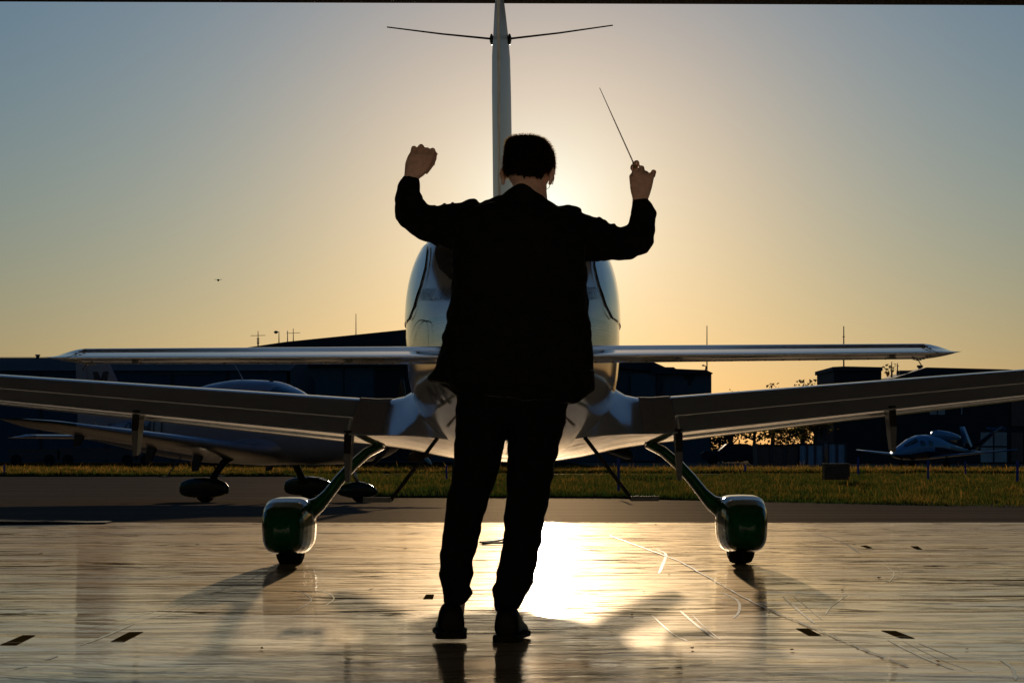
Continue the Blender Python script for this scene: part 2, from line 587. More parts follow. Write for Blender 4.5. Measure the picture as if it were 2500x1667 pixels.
def asphalt_mat():
    m = mat('asphalt', (0.055, 0.048, 0.042), 0.9, spec=0.04)
    nt = m.node_tree
    b = nt.nodes['Principled BSDF']
    g = nt.nodes.new('ShaderNodeNewGeometry')
    mp = nt.nodes.new('ShaderNodeMapping')
    mp.inputs['Scale'].default_value = (0.12, 1.6, 1)
    nt.links.new(g.outputs['Position'], mp.inputs[0])
    n = nt.nodes.new('ShaderNodeTexNoise')
    n.inputs['Scale'].default_value = 1
    n.inputs['Detail'].default_value = 8
    nt.links.new(mp.outputs[0], n.inputs['Vector'])
    r = nt.nodes.new('ShaderNodeValToRGB')
    e = r.color_ramp.elements
    e[0].position, e[0].color = 0.3, (0.034, 0.025, 0.018, 1)
    e[1].position, e[1].color = 0.7, (0.10, 0.074, 0.052, 1)
    nt.links.new(n.outputs[0], r.inputs[0])
    nt.links.new(r.outputs[0], b.inputs['Base Color'])
    n2 = nt.nodes.new('ShaderNodeTexNoise')
    n2.inputs['Scale'].default_value = 45
    n2.inputs['Detail'].default_value = 3
    nt.links.new(g.outputs['Position'], n2.inputs['Vector'])
    ad = nt.nodes.new('ShaderNodeMath')
    ad.operation = 'MULTIPLY_ADD'
    ad.inputs[1].default_value = 3.0
    nt.links.new(n.outputs[0], ad.inputs[0])
    nt.links.new(n2.outputs[0], ad.inputs[2])
    bp = nt.nodes.new('ShaderNodeBump')
    bp.inputs['Distance'].default_value = 0.012
    nt.links.new(ad.outputs[0], bp.inputs['Height'])
    df = nt.nodes.new('ShaderNodeBsdfDiffuse')
    gs = nt.nodes.new('ShaderNodeBsdfGlossy')
    gs.inputs['Roughness'].default_value = 0.62
    gs.inputs['Color'].default_value = (0.9, 0.72, 0.5, 1)
    ms = nt.nodes.new('ShaderNodeMixShader')
    ms.inputs[0].default_value = 0.07
    nt.links.new(r.outputs[0], df.inputs[0])
    nt.links.new(bp.outputs[0], df.inputs['Normal'])
    nt.links.new(bp.outputs[0], gs.inputs['Normal'])
    nt.links.new(df.outputs[0], ms.inputs[1])
    nt.links.new(gs.outputs[0], ms.inputs[2])
    nt.links.new(ms.outputs[0], nt.nodes['Material Output'].inputs[0])
    return m


M['floor'] = floor_mat()
M['asphalt'] = asphalt_mat()

# ================================================================ SETTING
DOOR_Y = F * CH / (1275 - HY)          # 23.6 m: edge of the hangar floor


def sheet(name, pts, z, m, thick=None):
    mb = MB()
    n = len(pts)
    if thick:
        vs = [(p[0], p[1], z) for p in pts] + [(p[0], p[1], z - thick) for p in pts]
        fs = [tuple(range(n)), tuple(range(n, 2 * n))[::-1]] + [(i, i + n, (i + 1) % n + n, (i + 1) % n) for i in range(n)]
        mb.add(vs, fs)
    else:
        mb.add([(p[0], p[1], z) for p in pts], [tuple(range(n))])
    return mb.build(name, m)


tag(sheet('ground', [(-900, -60), (900, -60), (900, 2500), (-900, 2500)], -0.25, M['soil']), kind='structure')
ZA = -0.165                                     # the apron falls away from the hangar to this level


def za(y):
    return -0.006 + (ZA + 0.006) * min(1.0, max(0.0, (y - DOOR_Y) / (45 - DOOR_Y)))


mb = MB()
ysr = [DOOR_Y + 0.02, 45, 97]
for a_ in ysr:
    mb.v += [(-120, a_, za(a_)), (120, a_, za(a_))]
mb.f += [(0, 1, 3, 2), (2, 3, 5, 4)]
tag(mb.build('apron', M['asphalt'], fix=False), kind='structure')
tag(sheet('hangar_floor', [(-16, -1.7), (16, -1.7), (16, DOOR_Y), (-16, DOOR_Y)], 0.0, M['floor'], 0.2), kind='structure')
tag(sheet('taxiway', [(-120, 97.01), (120, 97.01), (120, 102), (-120, 102)], -0.135, M['asphalt'], 0.06), kind='structure')
tag(sheet('far_apron', [(6, 131), (200, 128), (200, 420), (6, 420)], -0.14, M['asphalt'], 0.06), kind='structure')


# -------- grass
def grass_base(name, poly, z):
    return sheet(name, poly, z, M['soil'], 0.05)


near_poly = [(-10.0, 96.9), (-8.3, 92), (-5.0, 60), (-3.0, 47.6), (-2.3, 46.6), (1.95, 46), (4.9, 38.8), (7.2, 34.2), (12, 31.5), (40, 29.5), (70, 29), (70, 96.9)]
left_poly = [(-80, 92.0), (-8.35, 92.0), (-10.05, 96.9), (-80, 96.9)]
far_poly = [(-80, 102.02), (80, 102.02), (80, 128), (6, 131), (4, 142), (-80, 142)]
for nm, pl in (('grass_bed', near_poly), ('grass_bed', left_poly), ('grass_bed', far_poly)):
    tag(grass_base(nm, pl, ZA + 0.03), kind='structure')


def inside(px, py, poly):
    c = np.zeros(len(px), bool)
    n = len(poly)
    for i in range(n):
        x0, y0 = poly[i]
        x1, y1 = poly[(i + 1) % n]
        if y0 == y1: continue
        cr = ((y0 > py) != (y1 > py)) & (px < (x1 - x0) * (py - y0) / (y1 - y0) + x0)
        c ^= cr
    return c


def grass(name, poly, n, h0, h1, w, zb, yr):
    Y = rng.uniform(yr[0], yr[1], n)
    if yr[1] - yr[0] > 30:                     # denser where it is near
        Y = yr[0] + (yr[1] - yr[0]) * rng.uniform(0, 1, n) ** 1.5
    half = 0.235 * Y + 3
    X = rng.uniform(-1, 1, n) * half
    k = inside(X, Y, poly)
    X, Y = X[k], Y[k]
    keep = np.array([noise.noise(Vector((x * 0.35, y * 0.12, 7))) + 0.55 * noise.noise(Vector((x * 2.1, y * 0.9, 3))) for x, y in zip(X, Y)]) + rng.uniform(-0.15, 0.75, len(X)) > 0
    X, Y = X[keep], Y[keep]
    cl = np.array([noise.noise(Vector((x * 0.9, y * 0.5, 0))) for x, y in zip(X[::1], Y[::1])])
    n = len(X)
    H = rng.uniform(h0, h1, n) * (1 + 1.0 * cl)
    tall = rng.uniform(0, 1, n) < 0.035
    H[tall] *= rng.uniform(1.3, 1.9, tall.sum())
    a = rng.uniform(0, math.pi, n)
    W = w * rng.uniform(0.5, 1.3, n)
    dx, dy = np.cos(a) * W / 2, np.sin(a) * W / 2
    bx, by = rng.normal(0, 0.3, n) * H, rng.normal(0, 0.3, n) * H
    v = np.zeros((n, 5, 3))
    v[:, 0] = np.stack([X - dx, Y - dy, np.full(n, zb)], 1)
    v[:, 1] = np.stack([X + dx, Y + dy, np.full(n, zb)], 1)
    v[:, 2] = np.stack([X + dx * .8 + bx * .35, Y + dy * .8 + by * .35, zb + H * .6], 1)
    v[:, 3] = np.stack([X - dx * .8 + bx * .35, Y - dy * .8 + by * .35, zb + H * .6], 1)
    v[:, 4] = np.stack([X + bx, Y + by, zb + H], 1)
    me = bpy.data.meshes.new(name)
    me.vertices.add(n * 5)
    me.vertices.foreach_set('co', v.reshape(-1))
    b = np.arange(n)[:, None] * 5
    loops = np.concatenate([b + np.array([0, 1, 2, 3]), b + np.array([3, 2, 4])], 1).reshape(-1)
    me.loops.add(len(loops))
    me.loops.foreach_set('vertex_index', loops)
    me.polygons.add(n * 2)
    st = (np.arange(n)[:, None] * 7 + np.array([0, 4])).reshape(-1)
    me.polygons.foreach_set('loop_start', st)
    me.update(calc_edges=True)
    me.validate()
    o = link(name, me, M['grass'])
    return o


tag(grass('grass', near_poly, 300000, 0.055, 0.13, 0.016, ZA + 0.03, (29, 96.8)), 'backlit green and straw grass between hangar apron and taxiway', 'grass', kind='stuff')
tag(grass('grass', left_poly, 50000, 0.07, 0.17, 0.03, ZA + 0.03, (92.1, 96.8)), 'strip of green grass beyond the left apron', 'grass', kind='stuff')
tag(grass('grass', far_poly, 130000, 0.09, 0.22, 0.035, ZA + 0.03, (102.2, 141)), 'golden grass beyond the narrow taxiway', 'grass', kind='stuff')

# -------- hangar we stand in
hr = empty('hangar', (0, 0, 0))
tag(hr, 'dark steel hangar around the camera with its open doorway', 'hangar')
HX, HB, HT = 16.0, -1.6, 7.6


def corrugated(x0, x1, z0, z1, y, m, name, parent, pitch=0.25, d=0.03, axis='x'):
    mb = MB()
    n = max(2, int(abs(x1 - x0) / pitch) * 2)
    for i in range(n):
        a = x0 + (x1 - x0) * i / n
        b = x0 + (x1 - x0) * (i + 1) / n
        q = d if i % 2 else 0
        p = 0 if i % 2 else d
        if axis == 'x':
            vs = [(a, y + q, z0), (b, y + p, z0), (b, y + p, z1), (a, y + q, z1)]
        else:
            vs = [(y + q, a, z0), (y + p, b, z0), (y + p, b, z1), (y + q, a, z1)]
        mb.add(vs, [(0, 1, 2, 3)])
    return mb.build(name, m, parent, fix=False)


corrugated(HB, DOOR_Y - 0.3, 0.01, HT, -HX, M['side_lining'], 'wall', hr, axis='y')
corrugated(HB, DOOR_Y - 0.3, 0.01, HT, HX, M['side_lining'], 'wall', hr, axis='y')
corrugated(-HX, HX, 0.01, HT, HB, M['bounce_lining'], 'wall', hr)  # unseen back wall, set close and white to bounce sunlight forward
mb = MB().box((-HX - 0.1, HB - 0.1, HT + 0.003), (HX + 0.1, DOOR_Y + 0.1, HT + 0.2))
mb.build('roof', M['hangar_steel'], hr)
zl, zr = CH + HY * DOOR_Y / F, CH + (HY - 9) * DOOR_Y / F      # door header, a touch lower on the right
hx = 13.0
dz = (zl - zr) / 10.0
zL, zR = zl + 0.0 + dz * (hx - 5), zr - dz * (hx - 5)
mb = MB().add([(-hx, DOOR_Y - 0.25, zL), (hx, DOOR_Y - 0.25, zR), (hx, DOOR_Y + 0.1, zR), (-hx, DOOR_Y + 0.1, zL),
               (-hx, DOOR_Y - 0.25, HT), (hx, DOOR_Y - 0.25, HT), (hx, DOOR_Y + 0.1, HT), (-hx, DOOR_Y + 0.1, HT)],
              [(0, 3, 2, 1), (4, 5, 6, 7), (0, 1, 5, 4), (1, 2, 6, 5), (2, 3, 7, 6), (3, 0, 4, 7)])
mb.build('door_header', M['hangar_steel'], hr)
mb = MB().add([(-hx, DOOR_Y - 0.35, zL + 0.03), (hx, DOOR_Y - 0.35, zR + 0.03), (hx, DOOR_Y - 0.255, zR + 0.03), (-hx, DOOR_Y - 0.255, zL + 0.03),
               (-hx, DOOR_Y - 0.35, zL + 0.15), (hx, DOOR_Y - 0.35, zR + 0.15), (hx, DOOR_Y - 0.255, zR + 0.15), (-hx, DOOR_Y - 0.255, zL + 0.15)],
              [(0, 3, 2, 1), (4, 5, 6, 7), (0, 1, 5, 4), (1, 2, 6, 5), (2, 3, 7, 6), (3, 0, 4, 7)])
mb.build('door_track', M['dark_metal'], hr)
for s in (-1, 1):
    MB().box((min(s * hx, s * HX), DOOR_Y - 0.25, 0.01), (max(s * hx, s * HX), DOOR_Y + 0.1, HT)).build('door_jamb', M['hangar_steel'], hr)
for yy in (0.5, 6, 11, 16, 21.5):
    MB().box((-HX + 0.05, yy, HT - 0.45), (HX - 0.05, yy + 0.18, HT - 0.003)).build('roof_beam', M['hangar_steel'], hr)

MB().box((-HX, DOOR_Y - 0.25, HT + 0.003 + 0.2), (HX, DOOR_Y + 0.1, 17.0)).build('shade_gable', M['hangar_steel'], hr)  # unseen wall raised far above the roof to shade the apron
for s_, lb_ in ((-1, 'unseen tall block added on the left to shade the apron'), (1, 'unseen tall block added on the right to shade the apron')):  # unseen tall blocks, added to keep sky light off the parked aircraft
    nb = empty('shade_block', (s_ * 60, 10, 0))
    tag(nb, 'unseen tall block added to shade the apron, on the ' + ('left' if s_ < 0 else 'right'), 'hangar')
    o = MB().box((-43.5, -30, 0), (43.5, DOOR_Y - 10.0, 17.0)).build('wall', M['hangar_steel'], nb)  # body of the added shade block
    o = MB().loft([[(x, -30.2, z), (x, DOOR_Y - 9.8, z), (x, (DOOR_Y - 40) / 2, z + 2.2)] for x, z in ((-43.7, 17.005), (43.7, 17.005))]).build('roof', M['roof_dark'], nb)  # top of the added shade block

# floor joints and the wandering crack
def ribbon_on_floor(name, pts, w, m, z=0.004):
    mb = MB()
    vs = []
    for i, p in enumerate(pts):
        p = Vector((p[0], p[1], 0))
        a = Vector((*pts[max(i - 1, 0)][:2], 0))
        b = Vector((*pts[min(i + 1, len(pts) - 1)][:2], 0))
        d = (b - a).normalized()
        nn = Vector((-d.y, d.x, 0))
        ww = w[i] if hasattr(w, '__len__') else w
        vs += [p + nn * ww / 2 + Vector((0, 0, z)), p - nn * ww / 2 + Vector((0, 0, z))]
    mb.add(vs, [(2 * i, 2 * i + 1, 2 * i + 3, 2 * i + 2) for i in range(len(pts) - 1)])
    return mb.build(name, m, fix=False)


crk = []
for t in np.linspace(0, 1, 60):
    ctrl = [(1490, 1308), (1660, 1370), (1760, 1428), (1850, 1477), (1995, 1538), (2100, 1583), (2215, 1627)]
    f = t * (len(ctrl) - 1)
    i = min(int(f), len(ctrl) - 2)
    px = ctrl[i][0] + (ctrl[i + 1][0] - ctrl[i][0]) * (f - i) + random.uniform(-2.5, 2.5)
    py = ctrl[i][1] + (ctrl[i + 1][1] - ctrl[i][1]) * (f - i)
    crk.append(tuple(G(px, py)))
M['crack'] = mat('crack', (0.5, 0.45, 0.33), 0.35, noise_amt=0.6, noise_scale=9)
ribbon_on_floor('floor_crack', crk, [random.uniform(0.004, 0.014) for _ in crk], M['crack'])['kind'] = 'structure'
ribbon_on_floor('floor_joint', [tuple(G(-60, 1644)), tuple(G(90, 1657)), tuple(G(330, 1680))], 0.006, M['seam'])['kind'] = 'structure'
ribbon_on_floor('floor_joint', [tuple(G(0, 1571)), tuple(G(300, 1567))], 0.006, M['seam'])['kind'] = 'structure'
ribbon_on_floor('floor_joint', [tuple(G(2000, 1553)), tuple(G(2220, 1556))], 0.005, M['seam'])['kind'] = 'structure'

# tyre and scrape marks: pale scuffs in the sealer
def curve_px(pts, n=24):
    P_ = [Vector(G(*p)) for p in pts]
    out = []
    for i in range(len(P_) - 1):
        p0, p1, p2, p3 = P_[max(i - 1, 0)], P_[i], P_[i + 1], P_[min(i + 2, len(P_) - 1)]
        for k in range(n):
            t = k / n
            out.append(0.5 * ((2 * p1) + (p2 - p0) * t + (2 * p0 - 5 * p1 + 4 * p2 - p3) * t * t + (3 * p1 - p0 - 3 * p2 + p3) * t ** 3))
    out.append(P_[-1])
    return [tuple(v) for v in out]


scf = []


def scuff(pts, w):
    cp = curve_px(pts, 10)
    scf.append((cp, [w * random.uniform(0.75, 1.1) * min(1, 8 * min(i, len(cp) - 1 - i) / len(cp) + 0.05) for i in range(len(cp))]))


scuff([(150, 1548), (350, 1500), (520, 1447), (640, 1400), (700, 1360)], 0.012)
scuff([(160, 1556), (380, 1505), (560, 1452), (760, 1412)], 0.010)
scuff([(0, 1442), (200, 1428), (420, 1410), (600, 1388)], 0.010)
scuff([(190, 1577), (250, 1555), (330, 1521)], 0.035)
scuff([(110, 1610), (140, 1600)], 0.05)
scuff([(35, 1632), (65, 1626)], 0.05)
scuff([(760, 1440), (800, 1447), (815, 1462), (790, 1480)], 0.02)
scuff([(690, 1435), (735, 1445), (760, 1462), (740, 1480), (700, 1495)], 0.015)
scuff([(1600, 1340), (1625, 1352), (1615, 1385), (1608, 1400)], 0.05)
scuff([(1560, 1300), (1640, 1300)], 0.02)
scuff([(1660, 1490), (1700, 1525), (1745, 1558)], 0.03)
scuff([(1690, 1500), (1720, 1530), (1760, 1562)], 0.012)
scuff([(1760, 1445), (1800, 1465), (1805, 1490), (1790, 1510)], 0.03)
scuff([(1910, 1452), (1950, 1490), (1990, 1522)], 0.035)
scuff([(1935, 1452), (1975, 1485), (2010, 1515)], 0.012)
scuff([(2140, 1370), (2180, 1395), (2175, 1415), (2155, 1424)], 0.018)
scuff([(2155, 1368), (2195, 1385), (2200, 1405)], 0.008)
scuff([(2165, 1560), (2250, 1603), (2330, 1635)], 0.03)
scuff([(2200, 1562), (2290, 1606), (2380, 1640)], 0.012)
scuff([(2240, 1568), (2340, 1608)], 0.02)
scuff([(2440, 1608), (2470, 1630), (2480, 1660)], 0.03)
scuff([(1990, 1302), (2060, 1325), (2100, 1352)], 0.03)
scuff([(2070, 1450), (2030, 1480), (2015, 1500)], 0.02)
scuff([(1590, 1500), (1640, 1545), (1680, 1565)], 0.02)
for (cp, ws) in scf:
    o = ribbon_on_floor('floor_scuff', cp, [w_ * 0.4 for w_ in ws], M['scuff'], 0.0012)
    o['kind'] = 'structure'

# ================================================================ AIRCRAFT
def sgn(v): return -1 if v < 0 else 1


FS = [  # y, half width, top, bottom, exp upper, exp lower   (local: x right, y forward, z up)
    (-4.55, 0.030, 1.245, 1.160, 2.0, 2.0), (-4.30, 0.060, 1.275, 1.110, 2.0, 2.0), (-3.7, 0.150, 1.33, 1.020, 2.1, 2.1), (-3.1, 0.255, 1.43, 0.915, 2.2, 2.2),
    (-2.5, 0.365, 1.57, 0.815, 2.3, 2.3), (-1.9, 0.475, 1.77, 0.735, 2.5, 2.4), (-1.4, 0.555, 1.94, 0.685, 2.6, 2.5),
    (-0.9, 0.605, 2.06, 0.655, 2.7, 2.6), (-0.3, 0.630, 2.11, 0.640, 2.8, 2.7), (0.3, 0.634, 2.08, 0.635, 2.8, 2.7),
    (0.7, 0.625, 1.95, 0.630, 2.7, 2.7), (1.1, 0.605, 1.74, 0.630, 2.5, 2.6), (1.5, 0.580, 1.57, 0.635, 2.4, 2.6),
    (2.1, 0.530, 1.50, 0.660, 2.4, 2.5), (2.6, 0.450, 1.44, 0.730, 2.4, 2.4), (2.95, 0.320, 1.34, 0.880, 2.2, 2.2), (3.05, 0.18, 1.27, 0.960, 2.0, 2.0)]
fy = np.array([s[0] for s in FS])


def hermite(y, col):
    v = np.array([s[col] for s in FS])
    i = int(np.clip(np.searchsorted(fy, y) - 1, 0, len(fy) - 2))
    h = fy[i + 1] - fy[i]
    d = np.diff(v) / np.diff(fy)

    def m(k):
        if k == 0: return d[0]
        if k == len(fy) - 1: return d[-1]
        return 0 if d[k - 1] * d[k] <= 0 else 2 * d[k - 1] * d[k] / (d[k - 1] + d[k])
    t = min(max((y - fy[i]) / h, 0), 1)
    return float((2 * t ** 3 - 3 * t ** 2 + 1) * v[i] + (t ** 3 - 2 * t ** 2 + t) * h * m(i) + (-2 * t ** 3 + 3 * t ** 2) * v[i + 1] + (t ** 3 - t ** 2) * h * m(i + 1))


def fus(y):
    hw, top, bot, nu, nl = [hermite(y, c) for c in range(1, 6)]
    zc = (top + bot) / 2 * 0.97 + 0.03 * bot
    if y < -1: zc = zc
    return hw, top, bot, nu, nl, zc


def fus_halfwidth(y, z):
    hw, top, bot, nu, nl, zc = fus(y)
    if z >= zc:
        q = (z - zc) / (top - zc)
        n = nu
    else:
        q = (zc - z) / (zc - bot)
        n = nl
    if q >= 1: return 0.0
    return hw * (1 - q ** n) ** (1 / n)


def back_y(x, z, lo=-4.4, hi=-0.35):
    """foremost-to-aft search: the y at which the tail surface passes through (x,z) seen from behind"""
    x = abs(x)
    for _ in range(30):
        m = (lo + hi) / 2
        if fus_halfwidth(m, z) > x: hi = m
        else: lo = m
    return (lo + hi) / 2


def fus_ring(y, n=56, grow=0.0):
    hw, top, bot, nu, nl, zc = fus(y)
    r = []
    for k in range(n):
        t = 2 * math.pi * k / n
        c, s = math.cos(t), math.sin(t)
        e = nu if s >= 0 else nl
        h = (top - zc) if s >= 0 else (zc - bot)
        r.append((sgn(c) * abs(c) ** (2 / e) * (hw + grow), y, zc + sgn(s) * abs(s) ** (2 / e) * (h + grow)))
    return r


def airfoil(n=18):
    us = [0.5 * (1 - math.cos(math.pi * i / n)) for i in range(n + 1)]
    yt = lambda u: (0.2969 * math.sqrt(u) - 0.1260 * u - 0.3516 * u * u + 0.2843 * u ** 3 - 0.1015 * u ** 4) / 0.1
    return us, yt


US, YT = airfoil(26)


def wing_params(x):
    """leading edge y, trailing edge y, crest z, belly z, trailing edge z"""
    le = 0.80 - 0.035 * x
    te = -0.72 + 0.085 * x
    top = 0.950 + 0.072 * x
    bot = 0.641 + 0.112 * x
    tz = 0.695 + 0.1025 * x
    if x > 5.2:
        k = (x - 5.2) / 0.64
        q = math.sqrt(max(0.0, 1 - k * k))
        mid = (top + bot) / 2 + 0.03 * k
        top = mid + (top - mid) * (0.1 + 0.9 * q)
        bot = mid + (bot - mid) * (0.1 + 0.9 * q)
        le -= 0.35 * k ** 3
        tz = tz * (1 - k) + (mid) * k
    return le, te, top, bot, tz


UC = 0.42


def YU(u):
    if u <= UC:
        q = u / UC
        return YT(0.3 * q ** 1.15) ** 0.8
    t = (u - UC) / (1 - UC)
    r = 0.10                                   # short rounded crest, then almost straight to the trailing edge
    return 1 - (t * t / (2 * r) if t < r else t - r / 2) / (1 - r / 2)


def wing_pt(x, u, side, par=None):
    le, te, top, bot, tz = par or wing_params(abs(x))
    zl = (top + bot) / 2 + 0.005
    y = le + (te - le) * u
    ch = zl + (tz - zl) * u
    a = top - (zl + (tz - zl) * UC)
    b = zl + (tz - zl) * 0.3 - bot
    z = ch + a * YU(u) if side > 0 else ch - b * YT(u)
    return (x, y, z)


def wing_section(x, u0=0.0, u1=1.0, par=None, n=18):
    """closed ring, upper surface u1->u0 then lower u0->u1"""
    us = [u0 + (u1 - u0) * u for u in US]
    if u0 == 0:
        up = [wing_pt(x, u, 1, par) for u in us[::-1]]
        lo = [wing_pt(x, u, -1, par) for u in us[1:]]
        return up + lo
    up = [wing_pt(x, u, 1, par) for u in us[::-1]]
    lo = [wing_pt(x, u, -1, par) for u in us]
    return up + lo


def text_mesh(body, size, name, bold=0.0):
    c = bpy.data.curves.new(name, 'FONT')
    c.body = body
    c.size = size
    c.offset = bold
    c.resolution_u = 3
    o = bpy.data.objects.new('tmp', c)
    COL.objects.link(o)
    dg = bpy.context.evaluated_depsgraph_get()
    me = bpy.data.meshes.new_from_object(o.evaluated_get(dg))
    bpy.data.objects.remove(o)
    return me


def letters_on_side(root, body, x_side, y_start, z_base, height, length, m, name, dirn, bold=0.0, rise=0.0):
    """map flat text onto the fuselage side; dirn = +1 reads towards the nose, -1 towards the tail"""
    me = text_mesh(body, 1.0, name, bold)
    bm = bmesh.new()
    bm.from_mesh(me)
    bmesh.ops.triangulate(bm, faces=bm.faces)
    bmesh.ops.subdivide_edges(bm, edges=[e for e in bm.edges if e.calc_length() > 0.3], cuts=1)
    xs = [v.co.x for v in bm.verts]
    ys = [v.co.y for v in bm.verts]
    x0, x1, y0, y1 = min(xs), max(xs), min(ys), max(ys)
    for v in bm.verts:
        s = (v.co.x - x0) / (x1 - x0)
        t = (v.co.y - y0) / (y1 - y0)
        y = y_start + dirn * s * length
        z = z_base + t * height + rise * (y - y_start)
        v.co = (x_side * (fus_halfwidth(y, z) + 0.007), y, z)
    bm.to_mesh(me)
    bm.free()
    return link(name, me, m, root)


def surface_ribbon(pts_yz, w, name, m, root, x_side):
    """thin dark rubber line laid along the fuselage side through (y, z) points"""
    mb = MB()
    P3 = [Vector((x_side * fus_halfwidth(y, z), y, z)) for (y, z) in pts_yz]
    vs = []
    for i, p in enumerate(P3):
        d = (P3[min(i + 1, len(P3) - 1)] - P3[max(i - 1, 0)]).normalized()
        nn = Vector((x_side, -0.25, 0.15)).normalized()
        s = d.cross(nn).normalized()
        q = p + nn * 0.012
        vs += [q + s * w / 2, q - s * w / 2]
    mb.add(vs, [(2 * i, 2 * i + 1, 2 * i + 3, 2 * i + 2) for i in range(len(P3) - 1)])
    return mb.build(name, m, root, fix=False)


def smooth_poly(pts, n=6):
    out = []
    for i in range(len(pts) - 1):
        p0, p1, p2, p3 = [Vector((*pts[j], 0)) for j in (max(i - 1, 0), i, i + 1, min(i + 2, len(pts) - 1))]
        for k in range(n):
            t = k / n
            v = 0.5 * ((2 * p1) + (p2 - p0) * t + (2 * p0 - 5 * p1 + 4 * p2 - p3) * t * t + (3 * p1 - p0 - 3 * p2 + p3) * t ** 3)
            out.append((v.x, v.y))
    out.append(tuple(pts[-1]))
    return out


